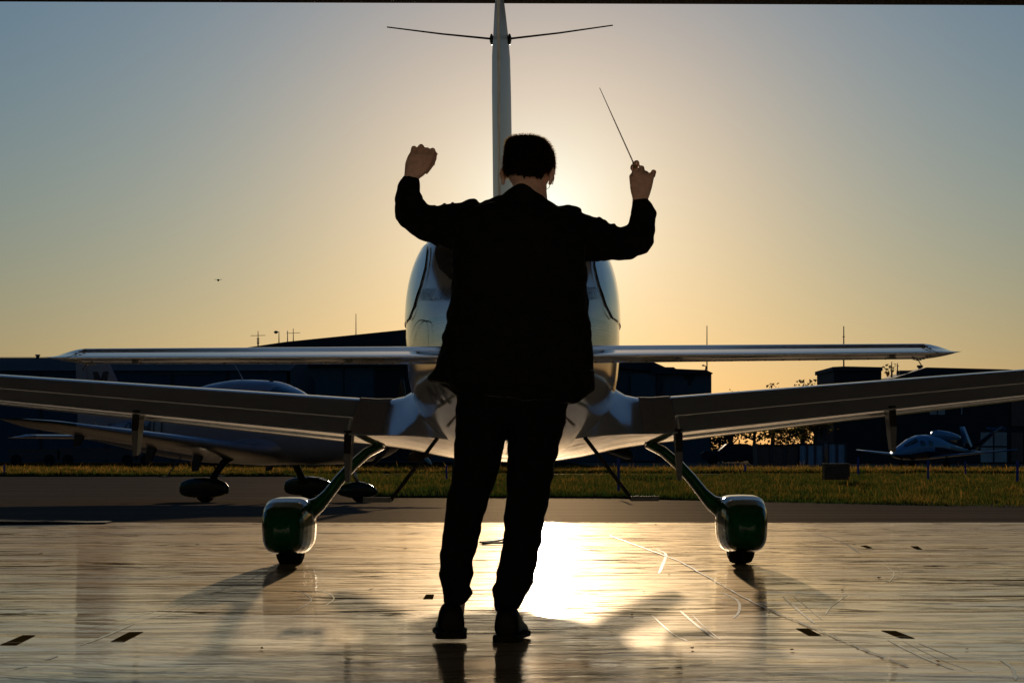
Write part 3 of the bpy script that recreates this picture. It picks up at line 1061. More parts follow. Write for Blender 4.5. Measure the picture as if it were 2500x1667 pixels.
def make_aircraft():
    root = empty('light_aircraft')
    W = M['white_paint']
    # fuselage
    ys = list(np.linspace(-4.55, 2.6, 58)) + [2.7, 2.8, 2.88, 2.95, 3.0, 3.05]
    o = MB().loft([fus_ring(y) for y in ys]).build('fuselage', M['livery'], root, smooth=True)
    # windows down each side
    for s in (-1, 1):
        def win(y_of, zlo, zhi, nm):
            mb = MB()
            nu, nv = 14, 8
            vs = []
            for j in range(nv + 1):
                t = j / nv
                z = zlo + (zhi - zlo) * t
                ya, yb = y_of(t)
                for i in range(nu + 1):
                    y = ya + (yb - ya) * i / nu
                    vs.append((s * (fus_halfwidth(y, z) + 0.009), y, z))
            fs = [(j * (nu + 1) + i, j * (nu + 1) + i + 1, (j + 1) * (nu + 1) + i + 1, (j + 1) * (nu + 1) + i) for j in range(nv) for i in range(nu)]
            mb.add(vs, fs)
            return mb.build(nm, M['glass_dark'], root, smooth=True)
        win(lambda t: (float(np.interp(t, (0, 0.07, 0.25, 0.42, 0.65, 0.85, 1), (-1.36, -1.56, -1.62, -1.63, -1.50, -1.28, -1.05))), 0.05), 1.42, 1.86, 'side_window')
        win(lambda t: (0.09, 1.02 - 0.45 * t), 1.50, 1.90, 'side_window')
        # black rim of the aft window and door, seen from behind
        pts = smooth_poly([(-1.38, 1.408), (-1.58, 1.448), (-1.645, 1.54), (-1.655, 1.61), (-1.53, 1.705), (-1.33, 1.79), (-1.16, 1.84)])
        surface_ribbon(pts, 0.010, 'window_seal', M['seam'], root, s)
        dn = -1 if s < 0 else 1
        y0_ = -1.70 if s < 0 else -2.68
        zb_ = 1.500 if s < 0 else 1.440
        letters_on_side(root, 'MARSHALL', s, y0_, zb_, 0.066, 0.42, M['letter_blue'], 'lettering', dn, 0.0, 0.062)
        letters_on_side(root, 'UNIVERSITY', s, y0_ + dn * 0.47, zb_ + dn * 0.47 * 0.062, 0.066, 0.50, M['letter_blue'], 'lettering', dn, 0.0, 0.062)
    pts = smooth_poly([(-1.52, 1.20), (-1.56, 1.29), (-1.71, 1.345), (-1.89, 1.376), (-2.10, 1.368), (-2.22, 1.345), (-2.31, 1.28), (-2.34, 1.20)])
    surface_ribbon(pts, 0.006, 'baggage_door_seal', M['seam'], root, -1)
    # windscreen
    mb = MB()
    vs = []
    nu, nv = 18, 10
    for j in range(nv + 1):
        y = 0.62 + 0.72 * j / nv
        hw, top, bot, nu_, nl, zc = fus(y)
        for i in range(nu + 1):
            t = math.radians(38) + math.radians(104) * i / nu
            c, s_ = math.cos(t), math.sin(t)
            vs.append((sgn(c) * abs(c) ** (2 / nu_) * (hw + 0.004), y, zc + abs(s_) ** (2 / nu_) * (top - zc + 0.005)))
    mb.add(vs, [(j * (nu + 1) + i, j * (nu + 1) + i + 1, (j + 1) * (nu + 1) + i + 1, (j + 1) * (nu + 1) + i) for j in range(nv) for i in range(nu)])
    mb.build('windscreen', M['glass_dark'], root, smooth=True)
    # dark olive patch over the aft cabin
    mb = MB()
    vs = []
    nr, na = 7, 40
    for j_ in range(19):
        y = -2.63 + 1.53 * j_ / 18
        w_ = float(np.interp(y, (-2.63, -2.55, -2.4, -2.21, -1.86, -1.57, -1.39, -1.2, -1.12, -1.10), (0.02, 0.12, 0.22, 0.294, 0.367, 0.404, 0.405, 0.36, 0.25, 0.04)))
        hw, top, bot, nu_, nl, zc = fus(y)
        w_ = min(w_, hw * 0.93)
        for k in range(25):
            x = -w_ + 2 * w_ * k / 24
            z = zc + (top - zc) * max(0.0, 1 - (abs(x) / hw) ** nu_) ** (1 / nu_)
            vs.append((x * 1.012, y - 0.004, z + 0.007))
    mb.add(vs, [(a * 25 + b, a * 25 + b + 1, (a + 1) * 25 + b + 1, (a + 1) * 25 + b) for a in range(18) for b in range(24)])
    mb.build('rear_patch', M['olive_patch'], root, smooth=True)
    # wings
    for s in (-1, 1):
        wx = [0.93, 1.0, 1.4, 1.9, 2.4, 2.9, 3.3, 3.8, 4.4, 5.0, 5.2, 5.35, 5.5, 5.65, 5.75, 5.82]
        cut = lambda x: 0.745 if 0.95 < x <= 5.0 else 1.0
        def ring(x, u1):
            par = wing_params(x)
            r = wing_section(x, 0.0, u1, par)
            return [(s * p[0], p[1], p[2]) for p in r]
        MB().loft([ring(x, 0.745) for x in [0.96, 1.4, 1.9, 2.4, 2.9, 3.3, 3.8, 4.4, 5.0]]).build('wing', W, root, smooth=False)
        shade_auto(root.children[-1], 35)
        o = MB().loft([ring(x, 1.0) for x in [5.003, 5.1, 5.2, 5.3, 5.4, 5.5, 5.6, 5.68, 5.75, 5.80, 5.83, 5.84]]).build('wing_tip', M['green_paint'], root)
        shade_auto(o, 50)
        for nm, a, b, dz in (('flap', 0.975, 3.28, 0.0), ('aileron', 3.30, 4.985, 0.0)):
            rr = []
            for x in np.linspace(a, b, 9):
                par = wing_params(x)
                up = [wing_pt(x, u, 1, par) for u in (1.0, 0.95, 0.9, 0.85, 0.80, 0.775, 0.757)]
                lo = [wing_pt(x, u, -1, par) for u in (0.757, 0.80, 0.85, 0.9, 0.95, 1.0)]
                nose = wing_pt(x, 0.752, 1, par)
                nose2 = wing_pt(x, 0.752, -1, par)
                mid = (x, nose[1] + 0.012, (nose[2] + nose2[2]) / 2)
                lo[0] = (lo[0][0], lo[0][1] - 0.05, lo[0][2] + 0.034)
                lo[1] = (lo[1][0], lo[1][1] - 0.01, lo[1][2] + 0.022)
                lo[2] = (lo[2][0], lo[2][1], lo[2][2] + 0.010)
                rr.append([(s * p[0], p[1], p[2]) for p in up + [mid] + lo])
            o = MB().loft(rr).build(nm, W, root)
            shade_auto(o, 50)
        # fairing that blends wing into body, with worn walkway on its upper side
        rr = []
        for x, le, te, top, bot, tz in [(0.0, 1.40, -1.30, 1.30, 0.636, 0.745), (0.25, 1.32, -1.28, 1.28, 0.643, 0.75), (0.40, 1.20, -1.22, 1.26, 0.664, 0.765), (0.50, 1.08, -1.12, 1.20, 0.682, 0.775), (0.57, 0.99, -1.02, 1.12, 0.695, 0.780),
                                        (0.63, 0.92, -0.93, 1.058, 0.705, 0.783), (0.68, 0.87, -0.85, 1.028, 0.712, 0.785), (0.75, 0.83, -0.75, 1.014, 0.722, 0.785), (0.84, 0.79, -0.67, 1.011, 0.737, 0.786)]:
            rr.append([(s * p[0], p[1], p[2]) for p in wing_section(x, 0, 1.0, (le, te, top, bot, tz))])
        rr.append([(s * p[0], p[1], p[2]) for p in wing_section(0.957, 0, 1.0, wing_params(0.957))])
        o = MB().loft(rr).build('wing_root', W, root)
        shade_auto(o, 60)
        # non-slip walkway, a thin skin on the wing top
        mb = MB()
        vs = []
        for i in range(9):
            x = 0.76 + 0.0215 * i + (0.02 if i > 7 else 0)
            for j in range(12):
                u = 0.12 + 0.86 * j / 11
                if x < 0.957:
                    k = (x - 0.84) / (0.957 - 0.84) if x > 0.84 else 0
                    pA = (0.79, -0.67, 1.011, 0.737, 0.786)
                    if x < 0.84:
                        q = (x - 0.75) / 0.09
                        pB = (0.83, -0.75, 1.014, 0.722, 0.785)
                        par = tuple(pB[m_] + (pA[m_] - pB[m_]) * q for m_ in range(5))
                    else:
                        pW = wing_params(0.957)
                        par = tuple(pA[m_] + (pW[m_] - pA[m_]) * k for m_ in range(5))
                else:
                    par = wing_params(x)
                p = wing_pt(x, u, 1, par)
                vs.append((s * p[0], p[1], p[2] + 0.004))
        mb.add(vs, [(i * 12 + j, i * 12 + j + 1, (i + 1) * 12 + j + 1, (i + 1) * 12 + j) for i in range(8) for j in range(11)])
        mb.build('walkway', M['walkway'], root, smooth=True)
        # flap and aileron hinge arms hanging under the trailing edge
        for x, l in ((0.965, 0.30), (2.22, 0.27), (4.05, 0.20)):
            le, te, top, bot, tz = wing_params(x)
            zt = tz + 0.02
            mb = MB()
            r1 = [(x - 0.022, te + 0.22, bot + 0.03), (x + 0.022, te + 0.22, bot + 0.03), (x + 0.022, te + 0.03, zt), (x - 0.022, te + 0.03, zt)]
            r2 = [(x - 0.020, te + 0.18, bot - 0.04), (x + 0.020, te + 0.18, bot - 0.04), (x + 0.020, te - 0.02, zt - l * 0.45), (x - 0.020, te - 0.02, zt - l * 0.45)]
            r3 = [(x - 0.012, te + 0.10, zt - l * 0.95), (x + 0.012, te + 0.10, zt - l * 0.95), (x + 0.012, te - 0.03, zt - l), (x - 0.012, te - 0.03, zt - l)]
            mb.loft([[(s * a, b, c) for a, b, c in r] for r in (r1, r2, r3)])
            o = mb.build('hinge_arm', M['dark_metal'], root)
        # landing gear
        lp = [(0.80, 0.02, 0.735), (0.90, 0.02, 0.685), (0.985, 0.01, 0.612), (1.07, 0.0, 0.52), (1.14, -0.01, 0.43), (1.19, -0.02, 0.375), (1.26, -0.02, 0.335), (1.33, -0.02, 0.31)]
        rad = [0.030, 0.032, 0.033, 0.034, 0.036, 0.046, 0.068, 0.085]
        mb = MB()
        rings = []
        for i, (x, y, z) in enumerate(lp):
            a = Vector(lp[max(i - 1, 0)])
            b = Vector(lp[min(i + 1, len(lp) - 1)])
            d = (b - a).normalized()
            n_ = d.cross(Vector((0, 1, 0))).normalized()
            ch = [0.14, 0.11, 0.09, 0.085, 0.085, 0.10, 0.13, 0.15][i]
            rings.append([(s * (x + n_.x * math.cos(t) * rad[i]), y + math.sin(t) * ch, z + n_.z * math.cos(t) * rad[i]) for t in [2 * math.pi * k / 14 for k in range(14)]])
        mb.loft(rings)
        rings = []
        c0 = 1.368
        for y, hw, z0, z1 in [(0.52, 0.012, 0.20, 0.23), (0.48, 0.06, 0.15, 0.29), (0.38, 0.105, 0.11, 0.35), (0.22, 0.14, 0.078, 0.402), (0.02, 0.150, 0.070, 0.420),
                              (-0.16, 0.148, 0.073, 0.415), (-0.30, 0.138, 0.082, 0.395), (-0.42, 0.124, 0.096, 0.365), (-0.48, 0.108, 0.115, 0.34), (-0.52, 0.084, 0.145, 0.305), (-0.545, 0.05, 0.18, 0.27), (-0.552, 0.012, 0.215, 0.235)]:
            zc, hz = (z0 + z1) / 2, (z1 - z0) / 2
            rings.append([(s * (c0 + sgn(math.cos(t)) * abs(math.cos(t)) ** (2 / 4.2) * hw * (1 - 0.10 * max(0, -math.sin(t)))), y, zc + sgn(math.sin(t)) * abs(math.sin(t)) ** (2 / 3.8) * hz) for t in [2 * math.pi * k / 28 for k in range(28)]])
        mb.loft(rings)
        me = remeshed(mb, 0.009, 5, 'wheel_fairing')
        link('wheel_fairing', me, M['green_paint'], root, True)
        wheel(root, s * c0, 0.0, 0.195, 0.078)
        # boarding step
        a = Vector((s * 0.405, -1.45, 0.76))
        b = Vector((s * 0.655, -1.55, 0.425))
        mb = MB().tube([a, b], 0.011, 8, 1.6)
        mb.box((min(s * 0.65, s * 0.80), -1.64, 0.414), (max(s * 0.65, s * 0.80), -1.46, 0.432))
        mb.box((min(s * 0.65, s * 0.80), -1.64, 0.432), (max(s * 0.65, s * 0.80), -1.63, 0.442))
        mb.build('boarding_step', M['dark_metal'], root)
    # nose gear
    mb = MB().tube([(0, 2.0, 0.75), (0, 2.12, 0.5), (0, 2.2, 0.32)], [0.035, 0.03, 0.03], 10)
    mb.build('nose_leg', M['metal'], root, smooth=True)
    rings = []
    for y, hw, z0, z1 in [(2.62, 0.01, 0.17, 0.19), (2.56, 0.05, 0.12, 0.25), (2.42, 0.09, 0.075, 0.32), (2.22, 0.105, 0.065, 0.36), (2.02, 0.09, 0.075, 0.33), (1.85, 0.06, 0.11, 0.27), (1.76, 0.03, 0.15, 0.23)]:
        zc, hz = (z0 + z1) / 2, (z1 - z0) / 2
        rings.append([(sgn(math.cos(t)) * abs(math.cos(t)) ** 0.8 * hw, y, zc + sgn(math.sin(t)) * abs(math.sin(t)) ** 0.8 * hz) for t in [2 * math.pi * k / 20 for k in range(20)]])
    MB().loft(rings).build('nose_wheel_fairing', M['green_paint'], root, smooth=True)
    wheel(root, 0.0, 2.25, 0.17, 0.06)
    # spinner and three-blade propeller
    MB().loft([[(r * math.cos(t), y, 1.115 + r * math.sin(t)) for t in [2 * math.pi * k / 20 for k in range(20)]] for y, r in
               [(3.055, 0.17), (3.12, 0.168), (3.22, 0.14), (3.32, 0.085), (3.38, 0.02)]]).build('spinner', M['white_paint'], root, smooth=True)
    for k in range(3):
        a0 = math.radians(90 + 120 * k)
        rings = []
        for r, c, th, tw in [(0.14, 0.05, 0.03, 60), (0.3, 0.075, 0.02, 45), (0.55, 0.08, 0.013, 28), (0.8, 0.065, 0.009, 18), (0.93, 0.04, 0.006, 14), (0.96, 0.012, 0.004, 12)]:
            tw = math.radians(tw)
            ring = []
            for t in [2 * math.pi * j / 10 for j in range(10)]:
                u, v = math.cos(t) * c, math.sin(t) * th
                lx, ly = u * math.cos(tw) - v * math.sin(tw), u * math.sin(tw) + v * math.cos(tw)
                ring.append((r * math.cos(a0) - lx * math.sin(a0), 3.14 + ly, 1.115 + r * math.sin(a0) + lx * math.cos(a0)))
            rings.append(ring)
        MB().loft(rings).build('propeller_blade', M['black_paint'], root, smooth=True)
    # tailplane and elevators
    def stab_ring(x, s, u0, u1):
        k = abs(x) / 1.895
        le, hy, te = -3.25 - 0.22 * k, 0, -4.20 + 0.02 * k
        th = 0.043 - 0.008 * k
        r = []
        zu_ = [(0, 0), (0.01, 0.014), (0.05, 0.024), (0.15, 0.035), (0.3, 0.041), (0.38, 0.0405), (0.42, 0.038), (0.61, 0.009), (0.99, -0.029), (1, -0.031)]
        zl_ = [(0, 0), (0.01, -0.012), (0.05, -0.022), (0.15, -0.033), (0.3, -0.040), (0.45, -0.042), (0.6, -0.040), (0.8, -0.036), (1, -0.035)]
        zz = lambda u, tb: 1.126 + (1 - 0.15 * k) * float(np.interp(u, [q[0] for q in tb], [q[1] for q in tb]))
        us = sorted(set([round(q[0], 3) for q in zu_ + zl_ if u0 < q[0] < u1] + [u0, u1]))
        for u in us[::-1]:
            r.append((s * abs(x), le + (te - le) * u, zz(u, zu_)))
        for u in (us[1:] if u0 == 0 else us):
            r.append((s * abs(x), le + (te - le) * u, zz(u, zl_)))
        return r
    for s in (-1, 1):
        o = MB().loft([stab_ring(x, s, 0, 0.60) for x in (0.03, 0.5, 1.0, 1.5, 1.895)]).build('tailplane', W, root)
        shade_auto(o, 40)
        o = MB().loft([stab_ring(x, s, 0.612, 1.0) for x in (0.10, 0.5, 1.0, 1.5, 1.89)]).build('elevator', W, root)
        shade_auto(o, 50)
        rr = []
        for x, q in ((1.897, 1.0), (1.925, 0.92), (1.955, 0.74), (1.985, 0.48), (2.010, 0.2), (2.023, 0.03)):
            b = stab_ring(1.895, s, 0, 1.0)
            cz = sum(p[2] for p in b) / len(b)
            k = (x - 1.895) / 0.13
            rr.append([(s * x, -3.95 + (p[1] + 3.95) * (1 - 0.55 * k * k), 1.112 + (p[2] - 1.112) * q) for p in b])
        o = MB().loft(rr).build('tailplane_tip', M['white_paint'], root)
        shade_auto(o, 50)
        # screws along the hinge line and the tip joint, too small to pick apart singly
        mb = MB()
        for i in range(18):
            x = 0.42 + i * 0.0765
            u = 0.47
            le, te = -3.25 - 0.22 * x / 1.84, -4.20 + 0.02 * x / 1.84
            th = 0.042 - 0.006 * x / 1.84
            mb.ellipsoid((s * x, le + (te - le) * u, 1.126 - th), (0.007, 0.007, 0.004), 6, 3)
        for i in range(6):
            u = 0.12 + 0.13 * i
            for sg in (-1, 1):
                mb.ellipsoid((s * 1.887, -3.47 - 0.71 * u, 1.126 + sg * 0.035 * YT(u) - 0.03 * u * u), (0.008, 0.009, 0.004), 6, 3)
        o = mb.build('screw_row', M['black_paint'], root)
        o['kind'] = 'stuff'
        mb = MB().tube([(s * 1.79, -4.14, 1.085), (s * 1.805, -4.20, 1.072), (s * 1.812, -4.25, 1.045)], 0.0025, 6)
        mb.build('static_wick', M['black_paint'], root)
        # antenna rod near the top of the fin
        zt = 2.515
        mb = MB().tube([(s * 0.036, -3.95, zt), (s * 0.26, -4.02, zt + 0.012), (s * 0.495, -4.10, zt + 0.030)], [0.005, 0.004, 0.003], 6)
        mb.ellipsoid((s * 0.040, -3.94, zt), (0.009, 0.05, 0.024), 8, 6)
        mb.build('antenna_rod', M['dark_metal'], root)
    # fin and rudder
    def fin_ring(z, u0, u1):
        k = (z - 1.15) / 1.6
        le, te = -2.75 - 1.0 * k, -4.40 - 0.06 * k
        th = 0.047 - 0.006 * k
        if z > 2.40:
            th *= max(0.12, 1 - ((z - 2.40) / 0.36) ** 1.5 * 0.85)
        us = [u0 + (u1 - u0) * 0.5 * (1 - math.cos(math.pi * i / 9)) for i in range(10)]
        r = []
        for u in us[::-1]:
            r.append((th * YT(u), le + (te - le) * u, z))
        for u in (us[1:] if u0 == 0 else us):
            r.append((-th * YT(u), le + (te - le) * u, z))
        return r
    zs = [1.12, 1.4, 1.7, 2.0, 2.3, 2.45, 2.55, 2.63, 2.70, 2.74]
    o = MB().loft([fin_ring(z, 0, 0.66) for z in zs]).build('fin', M['satin_paint'], root)
    shade_auto(o, 40)
    def rud(z):
        r = fin_ring(z, 0.672, 0.985)
        n = len(r) // 2
        out = []
        for i, p in enumerate(r):
            sx = 1 if i < n else -1
            out.append((p[0] + sx * 0.0035, p[1], p[2]))
        return out
    o = MB().loft([rud(z) for z in [1.30, 1.6, 1.9, 2.2, 2.4, 2.5, 2.58, 2.65, 2.70, 2.72]]).build('rudder', M['satin_paint'], root)
    shade_auto(o, 40)
    mb = MB()
    for sx in (-1, 1):
        for (z0, z1) in ((1.35, 2.66),):
            mb.box((sx * 0.0036 - 0.0012, -4.455, z0), (sx * 0.0036 + 0.0012, -4.392, z1))
    # roof antenna
    MB().tube([(0.0, -0.35, 2.10), (0.0, -0.45, 2.25), (0.0, -0.62, 2.46)], [0.010, 0.006, 0.004], 6).build('whip_antenna', M['metal'], root)
    MB().tube([(0.0, 0.30, 2.06), (0.0, 0.26, 2.13)], [0.05, 0.03], 8, 0.3).build('roof_antenna', M['dark_metal'], root)
    # fin marking
    return root


def wheel(root, x, y, r, hw):
    prof = [(-hw * 0.55, r * 0.45), (-hw * 0.9, r * 0.6), (-hw, r * 0.80), (-hw * 0.82, r * 0.95), (-hw * 0.4, r), (hw * 0.4, r), (hw * 0.82, r * 0.95), (hw, r * 0.8), (hw * 0.9, r * 0.6), (hw * 0.55, r * 0.45)]
    n = 28
    mb = MB()
    vs = []
    for k in range(n):
        t = 2 * math.pi * k / n
        for (a, b) in prof:
            vs.append((x + a, y + b * math.cos(t), r + b * math.sin(t)))
    m_ = len(prof)
    fs = [(k * m_ + i, k * m_ + i + 1, ((k + 1) % n) * m_ + i + 1, ((k + 1) % n) * m_ + i) for k in range(n) for i in range(m_ - 1)]
    fs += [(k * m_ + m_ - 1, k * m_, ((k + 1) % n) * m_, ((k + 1) % n) * m_ + m_ - 1) for k in range(n)]
    mb.add(vs, fs)
    t = mb.build('tyre', M['rubber'], root, smooth=True)
    rim = MB().loft([[(x + a, y + r * 0.46 * math.cos(q) * b, r + r * 0.46 * math.sin(q) * b) for q in [2 * math.pi * k / 16 for k in range(16)]] for a, b in ((-hw * 0.6, 0.5), (-hw * 0.5, 1), (hw * 0.5, 1), (hw * 0.6, 0.5))])
    rim.build('rim', M['metal'], t, smooth=False)


def kids(o):
    return [c for c in bpy.data.objects if c.parent == o]


def copy_tree(o, parent=None):
    c = o.copy()
    COL.objects.link(c)
    c.parent = parent
    for ch in kids(o):
        copy_tree(ch, c)
    return c


plane = make_aircraft()
plane2 = copy_tree(plane)
plane.location = (0.02, 14.7, -0.0075)
plane.rotation_euler = (0, math.radians(-0.30), math.radians(-0.84))
tag(plane, 'white propeller aircraft with green wheel fairings facing out of the hangar', 'aircraft')
letters_on_side(plane, 'N1', -1, -2.02, 0.925, 0.105, 0.50, M['letter_dark'], 'registration', -1)

plane2.location = (-4.4, 42.0, za(42.0))
plane2.rotation_euler = (0, 0, math.radians(-90 - 35))
tag(plane2, 'aircraft in paint darkened as shade, with a block letter on its fin, parked sideways on the apron at left', 'aircraft')
M['shaded_white'] = mat('shaded_white', (0.26, 0.29, 0.34), 0.22, noise_amt=0.05, noise_scale=3)  # the white paint darkened, so shade is put into the colour
M['shaded_green'] = mat('shaded_green', (0.004, 0.03, 0.013), 0.2, spec=0.3, noise_amt=0.1)  # fairing green darkened likewise to look shaded
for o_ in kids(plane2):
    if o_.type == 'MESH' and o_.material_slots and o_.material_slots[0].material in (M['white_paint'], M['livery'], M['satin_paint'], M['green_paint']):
        shade_paint = M['shaded_green'] if o_.material_slots[0].material is M['green_paint'] else M['shaded_white']
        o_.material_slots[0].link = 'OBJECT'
        o_.material_slots[0].material = shade_paint
# registration and the block letter on the fin of the far aircraft (starboard side faces us)
letters_on_side(plane2, 'N105MU', 1, -3.55, 1.13, 0.27, 1.75, M['letter_dark'], 'registration', 1, 0.006)
# block letter with slab serifs
mpts = [(0, 0), (0.11, 0), (0.11, 0.05), (0.085, 0.05), (0.085, 0.20), (0.165, 0.05), (0.195, 0.05), (0.275, 0.20), (0.275, 0.05), (0.25, 0.05), (0.25, 0), (0.36, 0), (0.36, 0.05), (0.34, 0.05),
        (0.34, 0.25), (0.36, 0.25), (0.36, 0.30), (0.25, 0.30), (0.18, 0.16), (0.11, 0.30), (0, 0.30), (0, 0.25), (0.02, 0.25), (0.02, 0.05), (0, 0.05)]
bm = bmesh.new()
f_ = bm.faces.new([bm.verts.new((0.052, -3.95 + a * 1.05, 2.02 + b * 1.0)) for a, b in mpts])
r_ = bmesh.ops.extrude_face_region(bm, geom=[f_])
for v in [g for g in r_['geom'] if isinstance(g, bmesh.types.BMVert)]: v.co.x -= 0.012
bmesh.ops.triangulate(bm, faces=bm.faces)
me = bpy.data.meshes.new('fin_letter'); bm.to_mesh(me); bm.free()
link('fin_letter', me, M['letter_dark'], plane2)
# lit starboard navigation light
p_ = wing_params(5.35)
MB().ellipsoid((5.38, 0.52, p_[2] - 0.03), (0.03, 0.035, 0.02), 10, 6).build('navigation_light', M['green_light'], plane2, smooth=True)

# ================================================================ THE CONDUCTOR
DP = 8.6
SP = F / DP


def W2(px, py, dy=0.0):
    return P(px, py, DP + dy)


def ring2(a, b, dy, rd, n=24, ex=2.0):
    """ring whose left/right silhouette points are photo points a and b at depth offset dy, depth radius rd"""
    A, B = W2(*a, dy), W2(*b, dy)
    c = (A + B) / 2
    h = (B - A) / 2
    r = []
    for k in range(n):
        t = 2 * math.pi * k / n
        cs, sn = math.cos(t), math.sin(t)
        r.append(c + h * sgn(cs) * abs(cs) ** (2 / ex) + Vector((0, 1, 0)) * sgn(sn) * abs(sn) ** (2 / ex) * rd)
    return r


def wrinkle(me, amp, scale, stretch=(1, 1, 1), amp2=0.0, s2=60):
    n = len(me.vertices)
    co = np.zeros(n * 3)
    no = np.zeros(n * 3)
    me.vertices.foreach_get('co', co)
    me.vertices.foreach_get('normal', no)
    co = co.reshape(-1, 3)
    no = no.reshape(-1, 3)
    d = np.array([amp * noise.noise(Vector((c[0] * scale * stretch[0], c[1] * scale * stretch[1], c[2] * scale * stretch[2]))) +
                  (amp2 * noise.noise(Vector((c[0] * s2, c[1] * s2, c[2] * s2))) if amp2 else 0) for c in co])
    co += no * d[:, None]
    me.vertices.foreach_set('co', co.reshape(-1))
    me.update()


person = MB()
# --- left hand (fist, back of the hand to us, palm away), right hand (pinch grip on the baton)
def finger(mb, base, pts, radii):
    mb.tube([base] + pts, radii, 10)


# left hand
palmL = [ring2((984, 470), (1021, 476), 0.22, 0.026), ring2((986, 440), (1021, 452), 0.225, 0.025), ring2((987, 424), (1023, 437), 0.23, 0.024), ring2((988, 411), (1036, 428), 0.235, 0.023),
         ring2((989, 399), (1049, 410), 0.24, 0.022), ring2((993, 386), (1056, 395), 0.245, 0.020), ring2((998, 376), (1059, 382), 0.25, 0.017), ring2((1003, 370), (1058, 376), 0.255, 0.012)]
person.loft(palmL)


def curl(mb, k, tip, dy, r, reach=0.045, drop=0.035):
    """finger from knuckle k (px) rising to tip (px, middle joint), then curling forward and down into the palm"""
    a = W2(*k, dy)
    b = W2(*tip, dy + 0.022)
    b = b - Vector((0, 0, r))
    c = b + Vector((0, reach * 0.7, -drop * 0.35))
    d = b + Vector((0, reach * 0.65, -drop * 1.15))
    e = b + Vector((0, reach * 0.25, -drop * 1.35))
    mb.tube([a, a.lerp(b, 0.5) + Vector((0, -0.002, 0)), b, c, d, e], [r * 1.0, r * 1.0, r * 1.03, r * 0.95, r * 0.9, r * 0.8], 12)
    mb.ellipsoid(b, (r * 1.05,) * 3, 10, 8)


curl(person, (1005, 388), (1010.5, 356), 0.245, 0.0108)
curl(person, (1023, 388), (1028, 352), 0.245, 0.0120)
curl(person, (1038, 390), (1042.5, 360), 0.245, 0.0116)
curl(person, (1051, 393), (1056, 361), 0.245, 0.0114)
person.tube([W2(1037, 420, 0.245), W2(1052, 402, 0.262), W2(1061, 386, 0.272), W2(1065.5, 373, 0.272)], [0.013, 0.0115, 0.0098, 0.0078], 12)
# right hand
palmR = [ring2((1543, 530), (1583, 530), 0.22, 0.026), ring2((1543, 500), (1582, 500), 0.225, 0.025), ring2((1544, 484), (1583, 486), 0.23, 0.024), ring2((1540, 470), (1588, 472), 0.235, 0.023),
         ring2((1537.5, 455), (1593, 455), 0.24, 0.022), ring2((1538, 440), (1596, 440), 0.245, 0.020), ring2((1540, 428), (1597, 430), 0.25, 0.018), ring2((1543, 420), (1592, 424), 0.255, 0.013)]
person.loft(palmR)
curl(person, (1549, 432), (1554, 391), 0.245, 0.0112, 0.040, 0.02)
curl(person, (1565, 432), (1566.5, 404), 0.245, 0.0110)
curl(person, (1578, 433), (1577, 417), 0.245, 0.0106)
person.tube([W2(1588, 440, 0.245), W2(1592, 428, 0.255), W2(1596, 420, 0.265), W2(1596, 421, 0.285), W2(1594, 433, 0.29)], [0.0110, 0.0104, 0.0104, 0.0095, 0.0085], 12)
person.tube([W2(1546, 450, 0.25), W2(1543, 430, 0.275), W2(1544, 412, 0.283), W2(1546, 402, 0.278)], [0.013, 0.0115, 0.0100, 0.0080], 12)

# --- head, bowed and turned a little to the right, tilted so the right ear is lower
hc = W2(1292, 408, 0.045)
tilt = Matrix.Rotation(math.radians(8), 3, 'Y') @ Matrix.Rotation(math.radians(-22), 3, 'X') @ Matrix.Rotation(math.radians(-16), 3, 'Z')


def H(x, y, z):
    return hc + tilt @ Vector((x, y, z))


def hell(mb, c, r, n=18, m=12):
    mb.ellipsoid(H(*c), r, n, m, tilt)


hell(person, (0, 0.0, 0.0), (0.083, 0.098, 0.090))
hell(person, (0, 0.055, -0.06), (0.060, 0.052, 0.070))       # face and jaw
hell(person, (0, 0.085, -0.105), (0.030, 0.025, 0.022))       # chin
hell(person, (0, 0.113, -0.052), (0.011, 0.018, 0.022))       # nose
hell(person, (0, 0.122, -0.062), (0.014, 0.013, 0.010))
hell(person, (0, 0.104, -0.082), (0.022, 0.010, 0.006))       # lips
hell(person, (0, 0.103, -0.091), (0.020, 0.010, 0.006))
for s in (-1, 1):
    hell(person, (s * 0.030, 0.088, -0.026), (0.014, 0.012, 0.010))   # eyes
    hell(person, (s * 0.028, 0.097, -0.008), (0.022, 0.010, 0.006))   # brow
    # ear: rim and lobe
    hell(person, (s * 0.088, -0.005, -0.040), (0.009, 0.016, 0.027))
    hell(person, (s * 0.094, -0.016, -0.034), (0.007, 0.009, 0.024))
    hell(person, (s * 0.087, -0.004, -0.064), (0.007, 0.009, 0.012))
